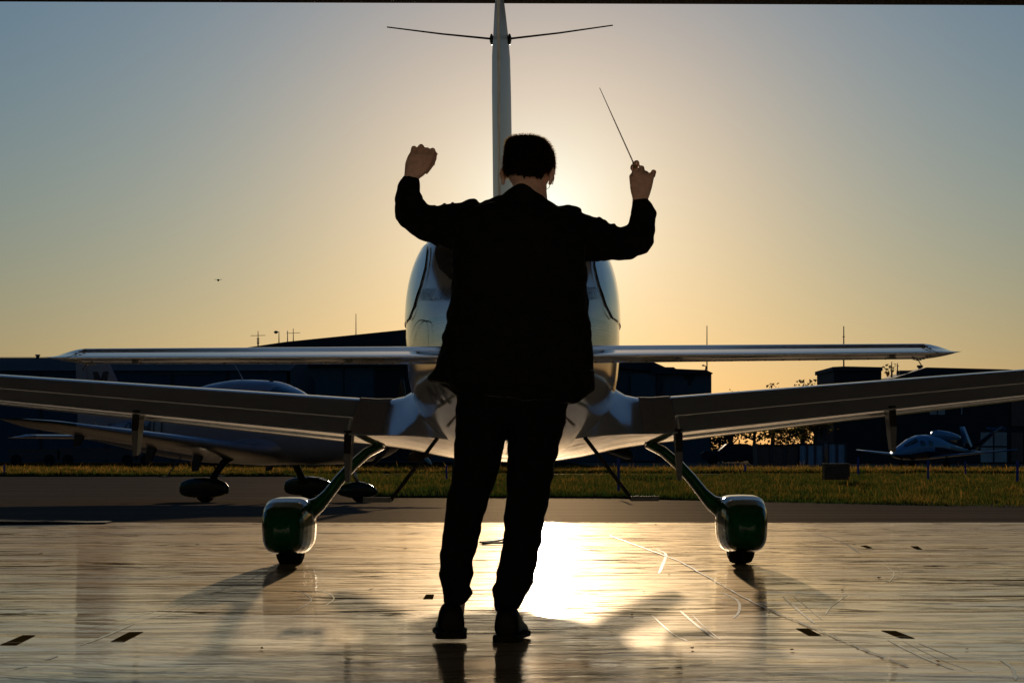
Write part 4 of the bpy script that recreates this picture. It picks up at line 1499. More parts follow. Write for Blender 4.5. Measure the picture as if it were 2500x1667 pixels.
# neck and a body under the clothes
person.loft([ring2((1232, 560), (1345, 560), 0.0, 0.06), ring2((1248, 505), (1338, 505), 0.0, 0.056), ring2((1255, 475), (1336, 478), 0.01, 0.056), ring2((1258, 445), (1333, 452), 0.025, 0.056), ring2((1262, 420), (1330, 425), 0.04, 0.055)])
person.loft([ring2((1190, 540), (1370, 540), 0.0, 0.08), ring2((1150, 600), (1390, 600), 0.0, 0.10), ring2((1150, 760), (1385, 760), 0, 0.09), ring2((1155, 900), (1360, 900), 0, 0.08), ring2((1160, 1000), (1340, 1000), 0, 0.07)])
person.loft([ring2((1140, 980), (1225, 980), 0, 0.07), ring2((1125, 1180), (1190, 1180), 0.02, 0.05), ring2((1108, 1440), (1140, 1440), 0.02, 0.035), ring2((1095, 1520), (1130, 1520), 0.04, 0.045)])
person.loft([ring2((1255, 980), (1345, 980), 0, 0.07), ring2((1250, 1180), (1325, 1180), 0.02, 0.05), ring2((1222, 1440), (1265, 1440), 0.0, 0.035), ring2((1215, 1520), (1262, 1530), 0.03, 0.045)])
person.loft([ring2((1190, 545), (1195, 590), 0.03, 0.045), ring2((1080, 535), (1080, 572), 0.085, 0.032), ring2((1012, 520), (992, 545), 0.145, 0.028), ring2((1010, 470), (982, 475), 0.19, 0.024), ring2((1017, 450), (988, 444), 0.22, 0.022)])
person.loft([ring2((1370, 550), (1370, 600), 0.03, 0.045), ring2((1480, 568), (1480, 608), 0.09, 0.032), ring2((1550, 575), (1572, 595), 0.15, 0.028), ring2((1552, 530), (1584, 530), 0.19, 0.024), ring2((1548, 505), (1580, 505), 0.22, 0.022)])
me = remeshed(person, 0.0032, 5, 'person')
body = link('person', me, M['skin'], None, True)
tag(body, 'man in a dark jacket seen from behind conducting with both arms raised', 'person')

# --- jacket
jk = MB()
TD = 0.02
tor = [((1215, 478), (1335, 486), 0.0, 0.075), ((1175, 497), (1372, 505), 0.0, 0.10), ((1135, 512), (1412, 522), 0.0, 0.13), ((1112, 545), (1428, 550), 0.0, 0.155), ((1104, 600), (1431, 605), 0.0, 0.168),
       ((1107, 650), (1431, 650), 0.0, 0.165), ((1104, 705), (1434, 705), 0.0, 0.160), ((1094, 770), (1438, 770), 0, 0.165), ((1080, 830), (1443, 830), 0, 0.170),
       ((1063, 880), (1449, 885), 0, 0.175), ((1046, 925), (1452, 944), 0, 0.180), ((1112, 958), (1404, 985), 0, 0.150), ((1170, 966), (1340, 985), 0, 0.12)]
jk.loft([ring2(a, b, d, r, 36, 2.3) for a, b, d, r in tor])
armL = [((1175, 500), (1150, 625), 0.0, 0.085), ((1140, 494), (1112, 614), 0.02, 0.075), ((1100, 498), (1080, 603), 0.06, 0.068), ((1062, 500), (1042, 593), 0.10, 0.064), ((1042, 496), (1008, 577), 0.13, 0.060),
        ((1032, 488), (984, 557), 0.155, 0.057), ((1027, 478), (968, 535), 0.175, 0.055), ((1025, 464), (962, 503), 0.19, 0.052), ((1024, 452), (964, 470), 0.205, 0.046), ((1023, 444), (969, 449), 0.215, 0.041), ((1022, 437), (985, 426), 0.225, 0.033)]
jk.loft([ring2(a, b, d, r, 24) for a, b, d, r in armL])
armR = [((1385, 510), (1395, 640), 0.0, 0.085), ((1420, 521), (1425, 637), 0.03, 0.072), ((1458, 530), (1465, 637), 0.07, 0.068), ((1495, 547), (1500, 637), 0.11, 0.064), ((1519, 551), (1545, 633), 0.14, 0.060),
        ((1530, 546), (1580, 618), 0.16, 0.057), ((1535, 533), (1594, 594), 0.175, 0.055), ((1538, 520), (1601, 555), 0.19, 0.052), ((1540, 508), (1600, 520), 0.205, 0.046), ((1541, 495), (1593, 500), 0.215, 0.041), ((1543, 483), (1583, 488), 0.225, 0.033)]
jk.loft([ring2(a, b, d, r, 24) for a, b, d, r in armR])
for (px, py, rx, rz) in ((1147, 500, 0.034, 0.022), (1390, 512, 0.045, 0.024), (1372, 512, 0.035, 0.020), (1195, 500, 0.03, 0.018), (1409, 518, 0.012, 0.022)):
    jk.ellipsoid(W2(px, py, 0.0), (rx, 0.06, rz), 14, 8)
for (px, py, r) in ((1060, 502, 0.010), (1085, 500, 0.009), (1105, 499, 0.008), (1461, 534, 0.012), (1475, 541, 0.010), (1498, 550, 0.010), (1070, 596, 0.012)):
    jk.ellipsoid(W2(px, py, 0.10), (r, 0.04, r * 0.8), 10, 6)
me = remeshed(jk, 0.006, 3, 'jacket')
wrinkle(me, 0.012, 11, (1, 1, 1.8), 0.0035, 34)
# hem flap at the right side vent
jk2 = link('jacket', me, M['jacket'], body, True)
fl = MB().loft([ring2((1392, 905), (1451, 905), -0.02, 0.10, 20, 2.6), ring2((1395, 935), (1453, 940), -0.02, 0.10, 20, 2.6), ring2((1399, 960), (1452, 953), -0.02, 0.09, 20, 2.6), ring2((1403, 986), (1414, 981), -0.02, 0.05, 20, 2.6)])
me = remeshed(fl, 0.005, 2, 'jacket_flap')
link('jacket_flap', me, M['jacket'], body, True)
# collar
def collar_ring(k):
    out = []
    return out
col = MB()
n = 40
ri = []
for lvl, (ax, ay, az, rx, ry) in enumerate([(1280, 508, 0, 0.125, 0.105), (1277, 496, 0.0, 0.100, 0.092), (1280, 482, 0.0, 0.078, 0.080), (1283, 474, 0.0, 0.066, 0.072), (1284, 473, 0.0, 0.060, 0.066), (1284, 500, 0.0, 0.058, 0.062)]):
    c = W2(ax, ay, az)
    ring = []
    wgt = (0, 0.35, 0.8, 1.0, 1.0, 0)[lvl]
    for k in range(n):
        t = 2 * math.pi * k / n
        x, y = math.cos(t), math.sin(t)
        z_ = (0.032 * math.exp(-((x + 0.25) / 0.75) ** 2) - 0.010 * max(0, x) - 0.012 * max(0, y)) * wgt
        ring.append(c + Vector((x * rx, y * ry, z_)))
    ri.append(ring)
col.loft(ri, cap=True)
me = remeshed(col, 0.005, 3, 'collar')
link('collar', me, M['jacket'], body, True)

# --- trousers
tr = MB()
legL = [((1113, 930), (1250, 930), 0, 0.125), ((1113, 1005), (1246, 1020), 0, 0.12), ((1110, 1069), (1234, 1066), 0, 0.105), ((1107, 1133), (1222, 1128), 0.01, 0.095), ((1099, 1180), (1210, 1178), 0.015, 0.088), ((1091, 1225), (1194, 1222), 0.02, 0.082),
        ((1085, 1260), (1181, 1258), 0.02, 0.078), ((1081, 1300), (1174, 1296), 0.015, 0.080), ((1078, 1343), (1167, 1335), 0.01, 0.080), ((1075, 1370), (1156, 1367), 0.005, 0.076), ((1073, 1400), (1158, 1402), 0.0, 0.076), ((1077, 1428), (1144, 1430), 0.01, 0.068), ((1081, 1450), (1156, 1447), 0.02, 0.078), ((1086, 1474), (1139, 1473), 0.02, 0.072)]
legR = [((1240, 930), (1393, 930), 0, 0.125), ((1242, 1010), (1384, 1010), 0, 0.12), ((1241, 1069), (1371, 1069), 0, 0.105), ((1238, 1126), (1357, 1126), 0.01, 0.095), ((1236, 1180), (1346, 1180), 0.015, 0.088), ((1235, 1225), (1338, 1225), 0.015, 0.082),
        ((1231, 1265), (1331, 1265), 0.01, 0.080), ((1230, 1328), (1320, 1326), 0.0, 0.078), ((1216, 1385), (1312, 1372), -0.005, 0.078), ((1203, 1435), (1296, 1437), -0.005, 0.076), ((1205, 1460), (1280, 1462), 0.0, 0.074), ((1209, 1494), (1265, 1490), 0.01, 0.072)]
tr.loft([ring2((1115, 900), (1390, 900), 0, 0.125, 28, 2.4), ring2((1115, 960), (1390, 960), 0, 0.125, 28, 2.4), ring2((1120, 1020), (1382, 1020), 0, 0.11, 28, 2.4), ring2((1180, 1046), (1310, 1046), 0, 0.07, 28, 2.2)])
tr.loft([ring2(a, b, d, r, 28, 2.2) for a, b, d, r in legL])
tr.loft([ring2(a, b, d, r, 28, 2.2) for a, b, d, r in legR])
me = remeshed(tr, 0.0055, 2, 'trousers')
wrinkle(me, 0.0065, 10, (1, 1, 2.4), 0.0015, 40)
link('trousers', me, M['trousers'], body, True)


# --- shoes
def shoe(heel_px, width, yaw, lift, name):
    c = G(*heel_px)
    c = Vector((c.x, DP - 0.09, lift))
    R = Matrix.Rotation(yaw, 3, 'Z')
    def T(x, y, z): return c + R @ Vector((x, y, z))
    w = width
    up = MB()
    secs = [(-0.012, 0.60, 0.021, 0.085), (-0.006, 0.84, 0.019, 0.110), (0.01, 0.96, 0.018, 0.128), (0.06, 0.98, 0.018, 0.128), (0.10, 0.95, 0.02, 0.115), (0.15, 1.0, 0.018, 0.085), (0.20, 1.08, 0.018, 0.066), (0.25, 1.0, 0.018, 0.056), (0.29, 0.75, 0.018, 0.048), (0.31, 0.35, 0.018, 0.036)]
    rr = []
    for y, k, z0, z1 in secs:
        ring = []
        for t in [2 * math.pi * j / 24 for j in range(24)]:
            c_, s_ = math.cos(t), math.sin(t)
            v = sgn(s_) * abs(s_) ** 0.7
            ring.append(T(sgn(c_) * abs(c_) ** 0.7 * w / 2 * k * (0.84 - 0.16 * v), y, (z0 + z1) / 2 + v * (z1 - z0) / 2))
        rr.append(ring)
    up.loft(rr)
    o = up.build(name, M['leather'], body, smooth=True)
    sl_ = MB()
    out = [(-0.016, 0.6), (-0.004, 0.92), (0.04, 1.0), (0.09, 0.95), (0.15, 1.02), (0.21, 1.12), (0.27, 1.0), (0.31, 0.6), (0.325, 0.2)]
    ring = [(w / 2 * k, y) for y, k in out] + [(-w / 2 * k, y) for y, k in out[::-1]]
    sl_.loft([[T(x * q, y, z) for x, y in ring] for z, q in ((0.008, 0.98), (0.010, 1.0), (0.019, 1.0), (0.023, 0.97))])
    ring = [(x, y) for x, y in ring if y < 0.1]
    hl = [T(x, y, z) for z in (0.0, 0.0085) for x, y in ring]
    k = len(ring)
    sl_.add(hl, [tuple(range(k)), tuple(range(k, 2 * k))[::-1]] + [(i, i + k, (i + 1) % k + k, (i + 1) % k) for i in range(k)])
    sl_.build('sole', M['sole'], o)
    return o


shoe((1104.5, 1560), 0.112, math.radians(3), 0.013, 'shoe')
s2 = shoe((1236, 1562), 0.104, math.radians(-8), 0.001, 'shoe')


# --- hair: a short cap plus fine strands that catch the light at the rim
cap = MB()


def hring(z, rx, ryb, ryf, cx=0.0, e=2.5):
    r = []
    for k in range(36):
        t = 2 * math.pi * k / 36
        c_, s_ = math.cos(t), math.sin(t)
        r.append(H(cx + sgn(c_) * abs(c_) ** (2 / e) * rx, -0.004 + sgn(s_) * abs(s_) ** (2 / e) * (ryf if s_ > 0 else ryb), z))
    return r


cap.loft([hring(-0.105, 0.050, 0.066, 0.06), hring(-0.080, 0.062, 0.082, 0.07), hring(-0.05, 0.080, 0.096, 0.09), hring(-0.03, 0.092, 0.104, 0.10), hring(0.0, 0.094, 0.110, 0.105), hring(0.03, 0.0945, 0.110, 0.108, -0.001), hring(0.06, 0.091, 0.104, 0.106, -0.004, 2.7),
          hring(0.080, 0.083, 0.090, 0.098, -0.008, 2.7), hring(0.094, 0.068, 0.068, 0.084, -0.014, 2.5), hring(0.104, 0.052, 0.046, 0.062, -0.020, 2.2), hring(0.108, 0.022, 0.018, 0.03, -0.024, 2)])
me = remeshed(cap, 0.004, 3, 'hair')
# trim away the face side and under the ears/nape so it ends like a haircut
bm = bmesh.new()
bm.from_mesh(me)
inv = tilt.inverted()
dele = []
for v in bm.verts:
    q = inv @ (v.co - hc)
    lim = -0.074 - 0.018 * math.exp(-((q.x - 0.015) / 0.03) ** 2) + 0.010 * noise.noise(v.co * 60)
    if q.y > -0.035: lim = -0.046
    if q.y > 0.0: lim = -0.025
    if q.y > 0.055: lim = 0.035
    if q.z < lim: dele.append(v)
bmesh.ops.delete(bm, geom=dele, context='VERTS')
for v in bm.verts:
    v.co += v.normal * (-0.004 + 0.003 * noise.noise(v.co * 90))
bm.to_mesh(me)
bm.free()
hair = link('hair', me, M['hair_cap'], body, True)
nv = len(me.vertices)
smp = rng.choice(nv, min(nv, 6500), replace=False)
sv, sf = [], []
for i in smp:
    v = me.vertices[int(i)]
    q = inv @ (v.co - hc)
    L = random.uniform(0.006, 0.013) * (1.1 if q.z > 0.06 else 0.8)
    nrm_ = v.normal.copy()
    comb = tilt @ Vector((0.35 * (1 if q.x > 0 else -1), 0.2, -1.0 if q.z < 0.06 else 0.1))
    d = (nrm_ * (0.75 if q.z > 0.05 else 0.40) + comb * 0.6 + Vector((random.gauss(0, .18), random.gauss(0, .18), random.gauss(0, .18)))).normalized()
    sd = d.cross(Vector((random.gauss(0, 1), random.gauss(0, 1), random.gauss(0, 1)))).normalized() * 0.0005
    b = len(sv)
    p0 = v.co - nrm_ * 0.002
    p1 = p0 + d * L * 0.55 + nrm_ * 0.001
    p2 = p0 + d * L + comb * L * 0.25
    sv += [tuple(p0 + sd), tuple(p0 - sd), tuple(p1 - sd * .8), tuple(p1 + sd * .8), tuple(p2)]
    sf += [(b, b + 1, b + 2, b + 3), (b + 3, b + 2, b + 4)]
me2 = bpy.data.meshes.new('hair_strands')
me2.from_pydata(sv, [], sf)
hs = link('hair_strands', me2, M['hair'], hair)
hs['kind'] = 'stuff'

# glasses, only their temple shows behind the right ear
gl = MB()
for s in (-1, 1):
    gl.tube([H(s * 0.086, -0.018, -0.020), H(s * 0.086, 0.0, -0.008), H(s * 0.080, 0.06, -0.012), H(s * 0.066, 0.100, -0.014)], 0.0016, 6)
    gl.tube([H(s * 0.034 + 0.021 * math.cos(t), 0.106, -0.018 + 0.015 * math.sin(t)) for t in np.linspace(0, 2 * math.pi, 17)], 0.0012, 6)
gl.tube([H(-0.010, 0.118, -0.020), H(0, 0.124, -0.018), H(0.010, 0.118, -0.020)], 0.0012, 6)
gl.build('glasses', M['metal'], body, smooth=True)

# --- baton, held in the right hand
a = W2(1546.5, 398, 0.272)
b = W2(1464, 215, 0.45)
hd = a + (a - b).normalized() * 0.045
br = empty('baton', hd)
tag(br, 'thin white conducting baton held in the raised right hand', 'baton')
o = MB().tube([a - hd, (a + (b - a) * .5) - hd, b - hd], [0.0026, 0.0022, 0.0012], 8).build('shaft', M['baton'], br, smooth=True)
d = (a - b).normalized()
o = MB().tube([Vector((0, 0, 0)) + d * 0.005, Vector((0, 0, 0)) - d * 0.015, -d * 0.035, -d * 0.05], [0.004, 0.008, 0.007, 0.003], 10).build('handle', M['cork'], br, smooth=True)

# ================================================================ SMALL THINGS ON THE FLOOR
def quad_px(c, z=0.0055):
    return [G(x, y) + Vector((0, 0, z)) for x, y in c]


tapes = [([(0, 1574), (55, 1551), (86, 1551), (40, 1574)], 'brown tape square on the floor, leftmost at the front edge'),
         ([(270, 1566), (315, 1543), (350, 1542), (303, 1566)], 'brown tape square on the floor left of the man, beside a long scuff'),
         ([(1943, 1534), (1973, 1534), (2005, 1551), (1975, 1551)], 'brown tape square on the floor touching the wandering crack'),
         ([(2152, 1539), (2187, 1540), (2233, 1558), (2198, 1557)], 'brown tape square on the floor right of the crack'),
         ([(2100, 1332), (2115, 1331), (2130, 1337), (2118, 1338)], 'small brown tape square far back on the floor, right of the right wheel'),
         ([(2222, 1333), (2240, 1333), (2252, 1341), (2238, 1341)], 'small brown tape square far back on the floor, rightmost of the pair'),
         ([(1033, 1462), (1040, 1451), (1060, 1451), (1057, 1462)], 'brown scrap of tape on the floor left of the man\'s feet')]
for q, lb in tapes:
    vs = quad_px(q)
    mb = MB().add([(*v[:2], 0.0018) for v in vs] + [(*v[:2], 0.0005) for v in vs], [(0, 1, 2, 3), (0, 4, 5, 1), (1, 5, 6, 2), (2, 6, 7, 3), (3, 7, 4, 0)])
    tag(mb.build('floor_tape', M['tape']), lb, 'tape', 'tape squares stuck to the hangar floor')
# folded corner of the scrap
c = G(1050, 1455)
MB().add([c + Vector(v) for v in ((-0.04, -0.03, 0.003), (0.06, -0.05, 0.006), (0.07, 0.05, 0.03), (0.0, 0.06, 0.022))], [(0, 1, 2, 3)])

cord = curve_px([(1172, 1327), (1190, 1326), (1215, 1323), (1240, 1318), (1275, 1320), (1290, 1327), (1262, 1329), (1220, 1328.5), (1176, 1328.5)], 8)
tag(MB().tube([(p[0], p[1], 0.012) for p in cord], 0.009, 6).build('power_cable', mat('cord_rubber', (0.05, 0.02, 0.015), 0.5), smooth=True), 'thin dark cable lying in a loop on the floor beyond the man', 'cable')

lv = [(1090, 1534), (1283, 1568), (990, 1340), (1633, 1403), (1572, 1445), (1878, 1499), (1835, 1290), (2056, 1442), (1934, 1588), (2085, 1330), (1543, 1503), (2290, 1617), (100, 1352), (483, 1330), (2146, 1412), (640, 1585), (905, 1440), (1600, 1280), (2360, 1586), (1690, 1585)]
for i, (x, y) in enumerate(lv):
    c = G(x, y)
    r = random.uniform(0.006, 0.014) * (c.y / 9)
    a0 = random.uniform(0, 6.28)
    vs = [c + Vector((math.cos(a0 + t) * r * (1 if k % 2 else 0.55), math.sin(a0 + t) * r * (1 if k % 2 else 0.55), 0.004 + 0.006 * random.random())) for k, t in enumerate([j * math.pi / 3 for j in range(6)])]
    vs.append(c + Vector((0, 0, 0.003)))
    mb = MB().add(vs, [(k, (k + 1) % 6, 6) for k in range(6)])
    tag(mb.build('dead_leaf', M['cork'] if i % 3 else M['tape'], fix=False), 'tiny dry leaf fragment lying on the hangar floor', 'leaf', 'dry leaf fragments on the hangar floor')

# low dark rubber sill strip at the far left of the doorway
mb = MB()
rr = []
for i in range(20):
    t = i / 19
    x = -7.6 + 3.72 * t
    y0 = F * CH / (1288 - 9 * t - HY)
    h = 0.045 * (1 - 0.7 * t ** 4) + 0.012 * random.random()
    rr.append([(x, y0, 0.0), (x, y0 + 0.05, h * 0.8), (x, y0 + 0.35, h), (x, y0 + 0.5, 0.0)])
mb.loft(rr)
tag(mb.build('door_mat', M['rubber']), 'low dark ragged rubber mat at the left of the doorway sill', 'mat')

# ================================================================ BACKGROUND BUILDINGS AND MASTS
def prism(name, outline_px, D, depth, m, parent):
    """building volume: outline (as seen, at distance D) given real depth"""
    f = [P(x, y, D) for x, y in outline_px]
    n = len(f)
    b = [v + Vector((0, depth, 0)) for v in f]
    mb = MB().add(f + b, [tuple(range(n)), tuple(range(n, 2 * n))[::-1]] + [(i, (i + 1) % n, (i + 1) % n + n, i + n) for i in range(n)])
    return mb.build(name, m, parent)


def groundpx(D): return HY + F * CH / D + 3


# blue steel hangar row at the left
D1 = 220.0
h1 = empty('hangar_building', P(300, groundpx(D1), D1)); h1.location.z = 0
tag(h1, 'long low blue steel hangar at far left with dark roof', 'building')


def rel(o, par):
    o.parent = par
    o.matrix_parent_inverse = Matrix.Translation(par.location).inverted()
    return o


x0, x1 = P(-260, 0, D1).x, P(700, 0, D1).x
ze, zt_ = P(0, 905, D1).z, P(0, 873, D1 + 14).z
rel(corrugated(x0, x1, 0.0, ze, D1, M['metal_wall_blue'], 'wall', None, 0.5, 0.06), h1)
mb = MB().add([(x0 - .3, D1 - .3, ze), (x1 + .3, D1 - .3, ze), (x1 + .3, D1 + 14, zt_), (x0 - .3, D1 + 14, zt_), (x0 - .3, D1 + 28, ze), (x1 + .3, D1 + 28, ze), (x0 - .3, D1 + 28, 0), (x1 + .3, D1 + 28, 0), (x0 - .3, D1 + .1, 0), (x1 + .3, D1 + .1, 0), (x0 - .3, D1 + .1, ze - .02), (x1 + .3, D1 + .1, ze - .02)],
              [(0, 1, 2, 3), (3, 2, 5, 4), (4, 5, 7, 6), (8, 6, 4, 10), (9, 11, 5, 7), (0, 3, 4), (1, 5, 2)])
rel(mb.build('roof', M['roof_dark']), h1)
# ridge ribs of the sheet roof, joined small pieces
mb = MB()
for i in range(140):
    x = x0 + (x1 - x0) * (i + .5) / 140
    mb.add([(x - .05, D1 - .3, ze + .02), (x + .05, D1 - .3, ze + .02), (x + .05, D1 + 14, zt_ + .09), (x - .05, D1 + 14, zt_ + .09)], [(0, 1, 2, 3)])
o = rel(mb.build('roof_rib', M['roof_dark'], fix=False), h1); o['kind'] = 'stuff'
p = P(92, 873, D1 + 13)
rel(MB().tube([(p.x, p.y, p.z - .3), (p.x, p.y, p.z + 0.15)], 0.16, 8).tube([(p.x, p.y, p.z + 0.15), (p.x, p.y, p.z + .3)], 0.24, 8).build('vent_pipe', M['dark_metal']), h1)
for px_ in (100, 260, 420, 555):
    p = P(px_, 0, D1)
    rel(MB().box((p.x - 0.12, D1 - 0.12, 0), (p.x + 0.12, D1 - 0.005, ze - .05)).build('wall_post', M['roof_dark']), h1)
q = P(520, 912, D1)
rel(MB().box((q.x - 5.6, D1 - 0.10, q.z - .1), (q.x, D1 - 0.006, q.z + .05)).build('door_rail', M['dark_metal']), h1)

# large central hangar
D2 = 260.0
h2 = empty('hangar_building', P(1250, groundpx(D2), D2)); h2.location.z = 0
tag(h2, 'large grey hangar behind the aircraft with a long sloping roof', 'building')
body2 = [(548, groundpx(D2)), (548, 893), (1610, 893), (1610, groundpx(D2))]
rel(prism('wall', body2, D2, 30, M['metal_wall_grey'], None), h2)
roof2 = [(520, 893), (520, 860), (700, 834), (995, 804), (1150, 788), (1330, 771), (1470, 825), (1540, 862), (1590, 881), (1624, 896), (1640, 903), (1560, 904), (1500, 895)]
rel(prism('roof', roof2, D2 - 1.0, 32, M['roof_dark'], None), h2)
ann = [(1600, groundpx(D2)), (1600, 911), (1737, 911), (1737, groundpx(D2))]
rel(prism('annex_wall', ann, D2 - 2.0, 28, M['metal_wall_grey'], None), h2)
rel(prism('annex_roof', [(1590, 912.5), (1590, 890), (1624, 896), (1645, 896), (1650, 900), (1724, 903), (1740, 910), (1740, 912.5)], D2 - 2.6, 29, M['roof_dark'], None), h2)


def plate(par, x0, y0, x1, y1, D, m, name, t=0.12):
    a, b = P(x0, y1, D), P(x1, y0, D)
    return rel(MB().box((a.x, D - t, max(a.z, 0.01)), (b.x, D - 0.006, b.z)).build(name, m), par)


plate(h2, 552, 897, 690, 1128, D2, M['metal_wall_grey'], 'door_panel', 0.25)
plate(h2, 712, 897, 838, 1128, D2, M['metal_wall_grey'], 'door_panel', 0.25)
plate(h2, 842, 897, 912, 1128, D2, M['metal_wall_grey'], 'door_panel', 0.25)
plate(h2, 916, 900, 1010, 1128, D2, M['wall_dark'], 'dark_doorway', 0.03)  # dark plate painted in for the unlit opening
plate(h2, 1512, 912, 1536, 1128, D2, M['metal_wall_grey'], 'door_panel', 0.25)
plate(h2, 1540, 912, 1600, 1128, D2 - 2.0, M['metal_wall_grey'], 'door_panel', 0.25)
plate(h2, 1603, 912, 1617, 1128, D2 - 2.0, M['roof_dark'], 'wall_post', 0.3)
for (cx, cy, w_, h_) in ((626, 912, 16, 22), (1683, 926, 16, 15)):
    # emblem painted on the wall: a dark winged mark
    pts = [(-1, 0.9), (-0.35, 1), (0, 0.45), (0.35, 1), (1, 0.9), (0.75, 0.1), (0.35, -0.2), (0.2, -1), (-0.25, -1), (-0.3, -0.2), (-0.8, 0.1)]
    DD = D2 - 0.27 if cx < 1000 else D2 - 2.03
    bm = bmesh.new()
    vs = [bm.verts.new(P(cx + a * w_, cy - b * h_, DD)) for a, b in pts]
    fc = bm.faces.new(vs)
    r_ = bmesh.ops.extrude_face_region(bm, geom=[fc])
    for v in [g for g in r_['geom'] if isinstance(g, bmesh.types.BMVert)]: v.co.y -= 0.03
    bmesh.ops.triangulate(bm, faces=bm.faces)
    me = bpy.data.meshes.new('wall_emblem'); bm.to_mesh(me); bm.free()
    rel(link('wall_emblem', me, M['wall_dark']), h2)

# terminal at the right
D3 = 215.0
h3 = empty('terminal_building', P(2270, groundpx(D3), D3)); h3.location.z = 0
tag(h3, 'dark flat-roofed terminal building at right behind the small jet', 'building')
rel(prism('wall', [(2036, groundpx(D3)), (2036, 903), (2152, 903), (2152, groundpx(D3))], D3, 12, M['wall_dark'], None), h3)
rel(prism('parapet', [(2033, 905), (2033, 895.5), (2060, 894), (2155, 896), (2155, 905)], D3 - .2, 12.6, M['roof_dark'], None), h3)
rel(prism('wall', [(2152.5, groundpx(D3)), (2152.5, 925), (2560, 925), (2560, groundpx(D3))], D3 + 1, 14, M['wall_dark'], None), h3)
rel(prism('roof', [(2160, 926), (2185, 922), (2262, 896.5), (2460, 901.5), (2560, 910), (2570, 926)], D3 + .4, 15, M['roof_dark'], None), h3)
p = P(2246, 905, D3 + 6)
rel(MB().tube([(p.x, p.y, p.z - .6), (p.x, p.y, p.z + 0.3)], 0.17, 8).tube([(p.x, p.y, p.z + 0.3), (p.x, p.y, p.z + .5)], 0.28, 8).build('chimney', M['dark_metal']), h3)
p = P(2218, 908, D3 + 6)
rel(MB().box((p.x - .8, p.y, p.z - .6), (p.x + .5, p.y + 1, p.z + 0.15)).build('roof_unit', M['dark_metal']), h3)
for (a_, b_, c_, d_) in ((2270, 996, 2287, 1012), (2290, 996, 2307, 1012)):
    w_ = plate(h3, a_, b_, c_, d_, D3 + 1, M['window_pale'], 'window', 0.04)
for (a_, b_, c_, d_) in ((2394, 1055, 2424, 1088), (2428, 1055, 2458, 1088), (2394, 1092, 2424, 1128), (2428, 1092, 2458, 1128)):
    w_ = plate(h3, a_, b_, c_, d_, D3 + 1, M['window_pale'], 'window', 0.04)
    plate(h3, a_ - 2, b_ - 2, c_ + 2, b_ - 0.3, D3 + 1, M['dark_metal'], 'window_frame', 0.08)
plate(h3, 2346, 993, 2349, 1012, D3 + 1, M['window_pale'], 'wall_pipe', 0.1)
plate(h3, 2468, 1056, 2496, 1128, D3 + 1, M['brick_wall'], 'brick_panel', 0.3)
plate(h3, 2500, 1056, 2560, 1128, D3 + 1, M['brick_wall'], 'brick_panel', 0.3)
plate(h3, 2468, 975, 2520, 1040, D3 + 1, M['brick_wall'], 'brick_panel', 0.2)
me = text_mesh('Waterman Jr.', 1.0, 'sign_lettering')
xs = [v.co.x for v in me.vertices]; ysx = [v.co.y for v in me.vertices]
a_, b_ = P(2408, 1050, D3 + .9), P(2458, 1042, D3 + .9)
for v in me.vertices:
    v.co = (a_.x + (v.co.x - min(xs)) / (max(xs) - min(xs)) * (b_.x - a_.x), D3 + .9, a_.z + (v.co.y - min(ysx)) / (max(ysx) - min(ysx)) * (b_.z - a_.z))
rel(link('sign_lettering', me, M['blue_sign']), h3)

# sheds and container between the trees and the terminal
for (a_, b_, c_, lb, m_) in ((1850, 1088, 1948, 'dark brown boarded shed among the trees beside the container', M['brick_wall']), (1950, 1086, 2010, 'pale shed wall left of the white container', M['container']), (2022, 1083, 2064, 'white shipping container standing left of the terminal', M['container'])):
    D_ = 150
    r0 = empty('storage_shed' if 'shed' in lb else 'shipping_container', P((a_ + c_) / 2, 1130, D_)); r0.location.z = 0
    tag(r0, lb, 'shed' if 'shed' in lb else 'container')
    A, B = P(a_, 1130, D_), P(c_, b_, D_)
    rel(MB().box((A.x, D_ + .05, 0.01), (B.x, D_ + 3, B.z)).build('body', m_), r0)
    rel(corrugated(A.x, B.x, 0.05, B.z - .05, D_ - .03, m_, 'side_panel', None, 0.3, 0.05), r0)
    rel(MB().box((A.x - .05, D_ - .08, B.z + .003), (B.x + .05, D_ + 3.1, B.z + .09)).build('roof', M['roof_dark']), r0)
    n_ = 2 if c_ - a_ < 60 else 3
    for k in range(n_ + 1):
        x = A.x + (B.x - A.x) * k / n_
        rel(MB().box((x - .06, D_ - .12, 0.01), (x + .06, D_ - .04, B.z - .02)).build('corner_post', M['dark_metal']), r0)

# dark utility cabinet standing in the grass
D_ = 62
c0_ = P(2042, 1130, D_)
cab = empty('utility_cabinet', (c0_.x, D_, 0.0))
tag(cab, 'dark utility cabinet standing in the grass right of the trees', 'cabinet')
A, B = P(2013, 0, D_), P(2075, 1131, D_)
rel(MB().box((A.x, D_, 0.02), (B.x, D_ + .5, B.z - .03)).build('body', M['black_paint']), cab)
rel(MB().box((A.x - .02, D_ - .02, B.z - .027), (B.x + .02, D_ + .52, B.z)).build('lid', M['black_paint']), cab)
rel(MB().box((A.x + .04, D_ - .014, 0.1), ((A.x + B.x) / 2 - .01, D_ - .003, B.z - .08)).build('door', M['dark_metal']), cab)
rel(MB().box(((A.x + B.x) / 2 + .01, D_ - .014, 0.1), (B.x - .04, D_ - .003, B.z - .08)).build('door', M['dark_metal']), cab)
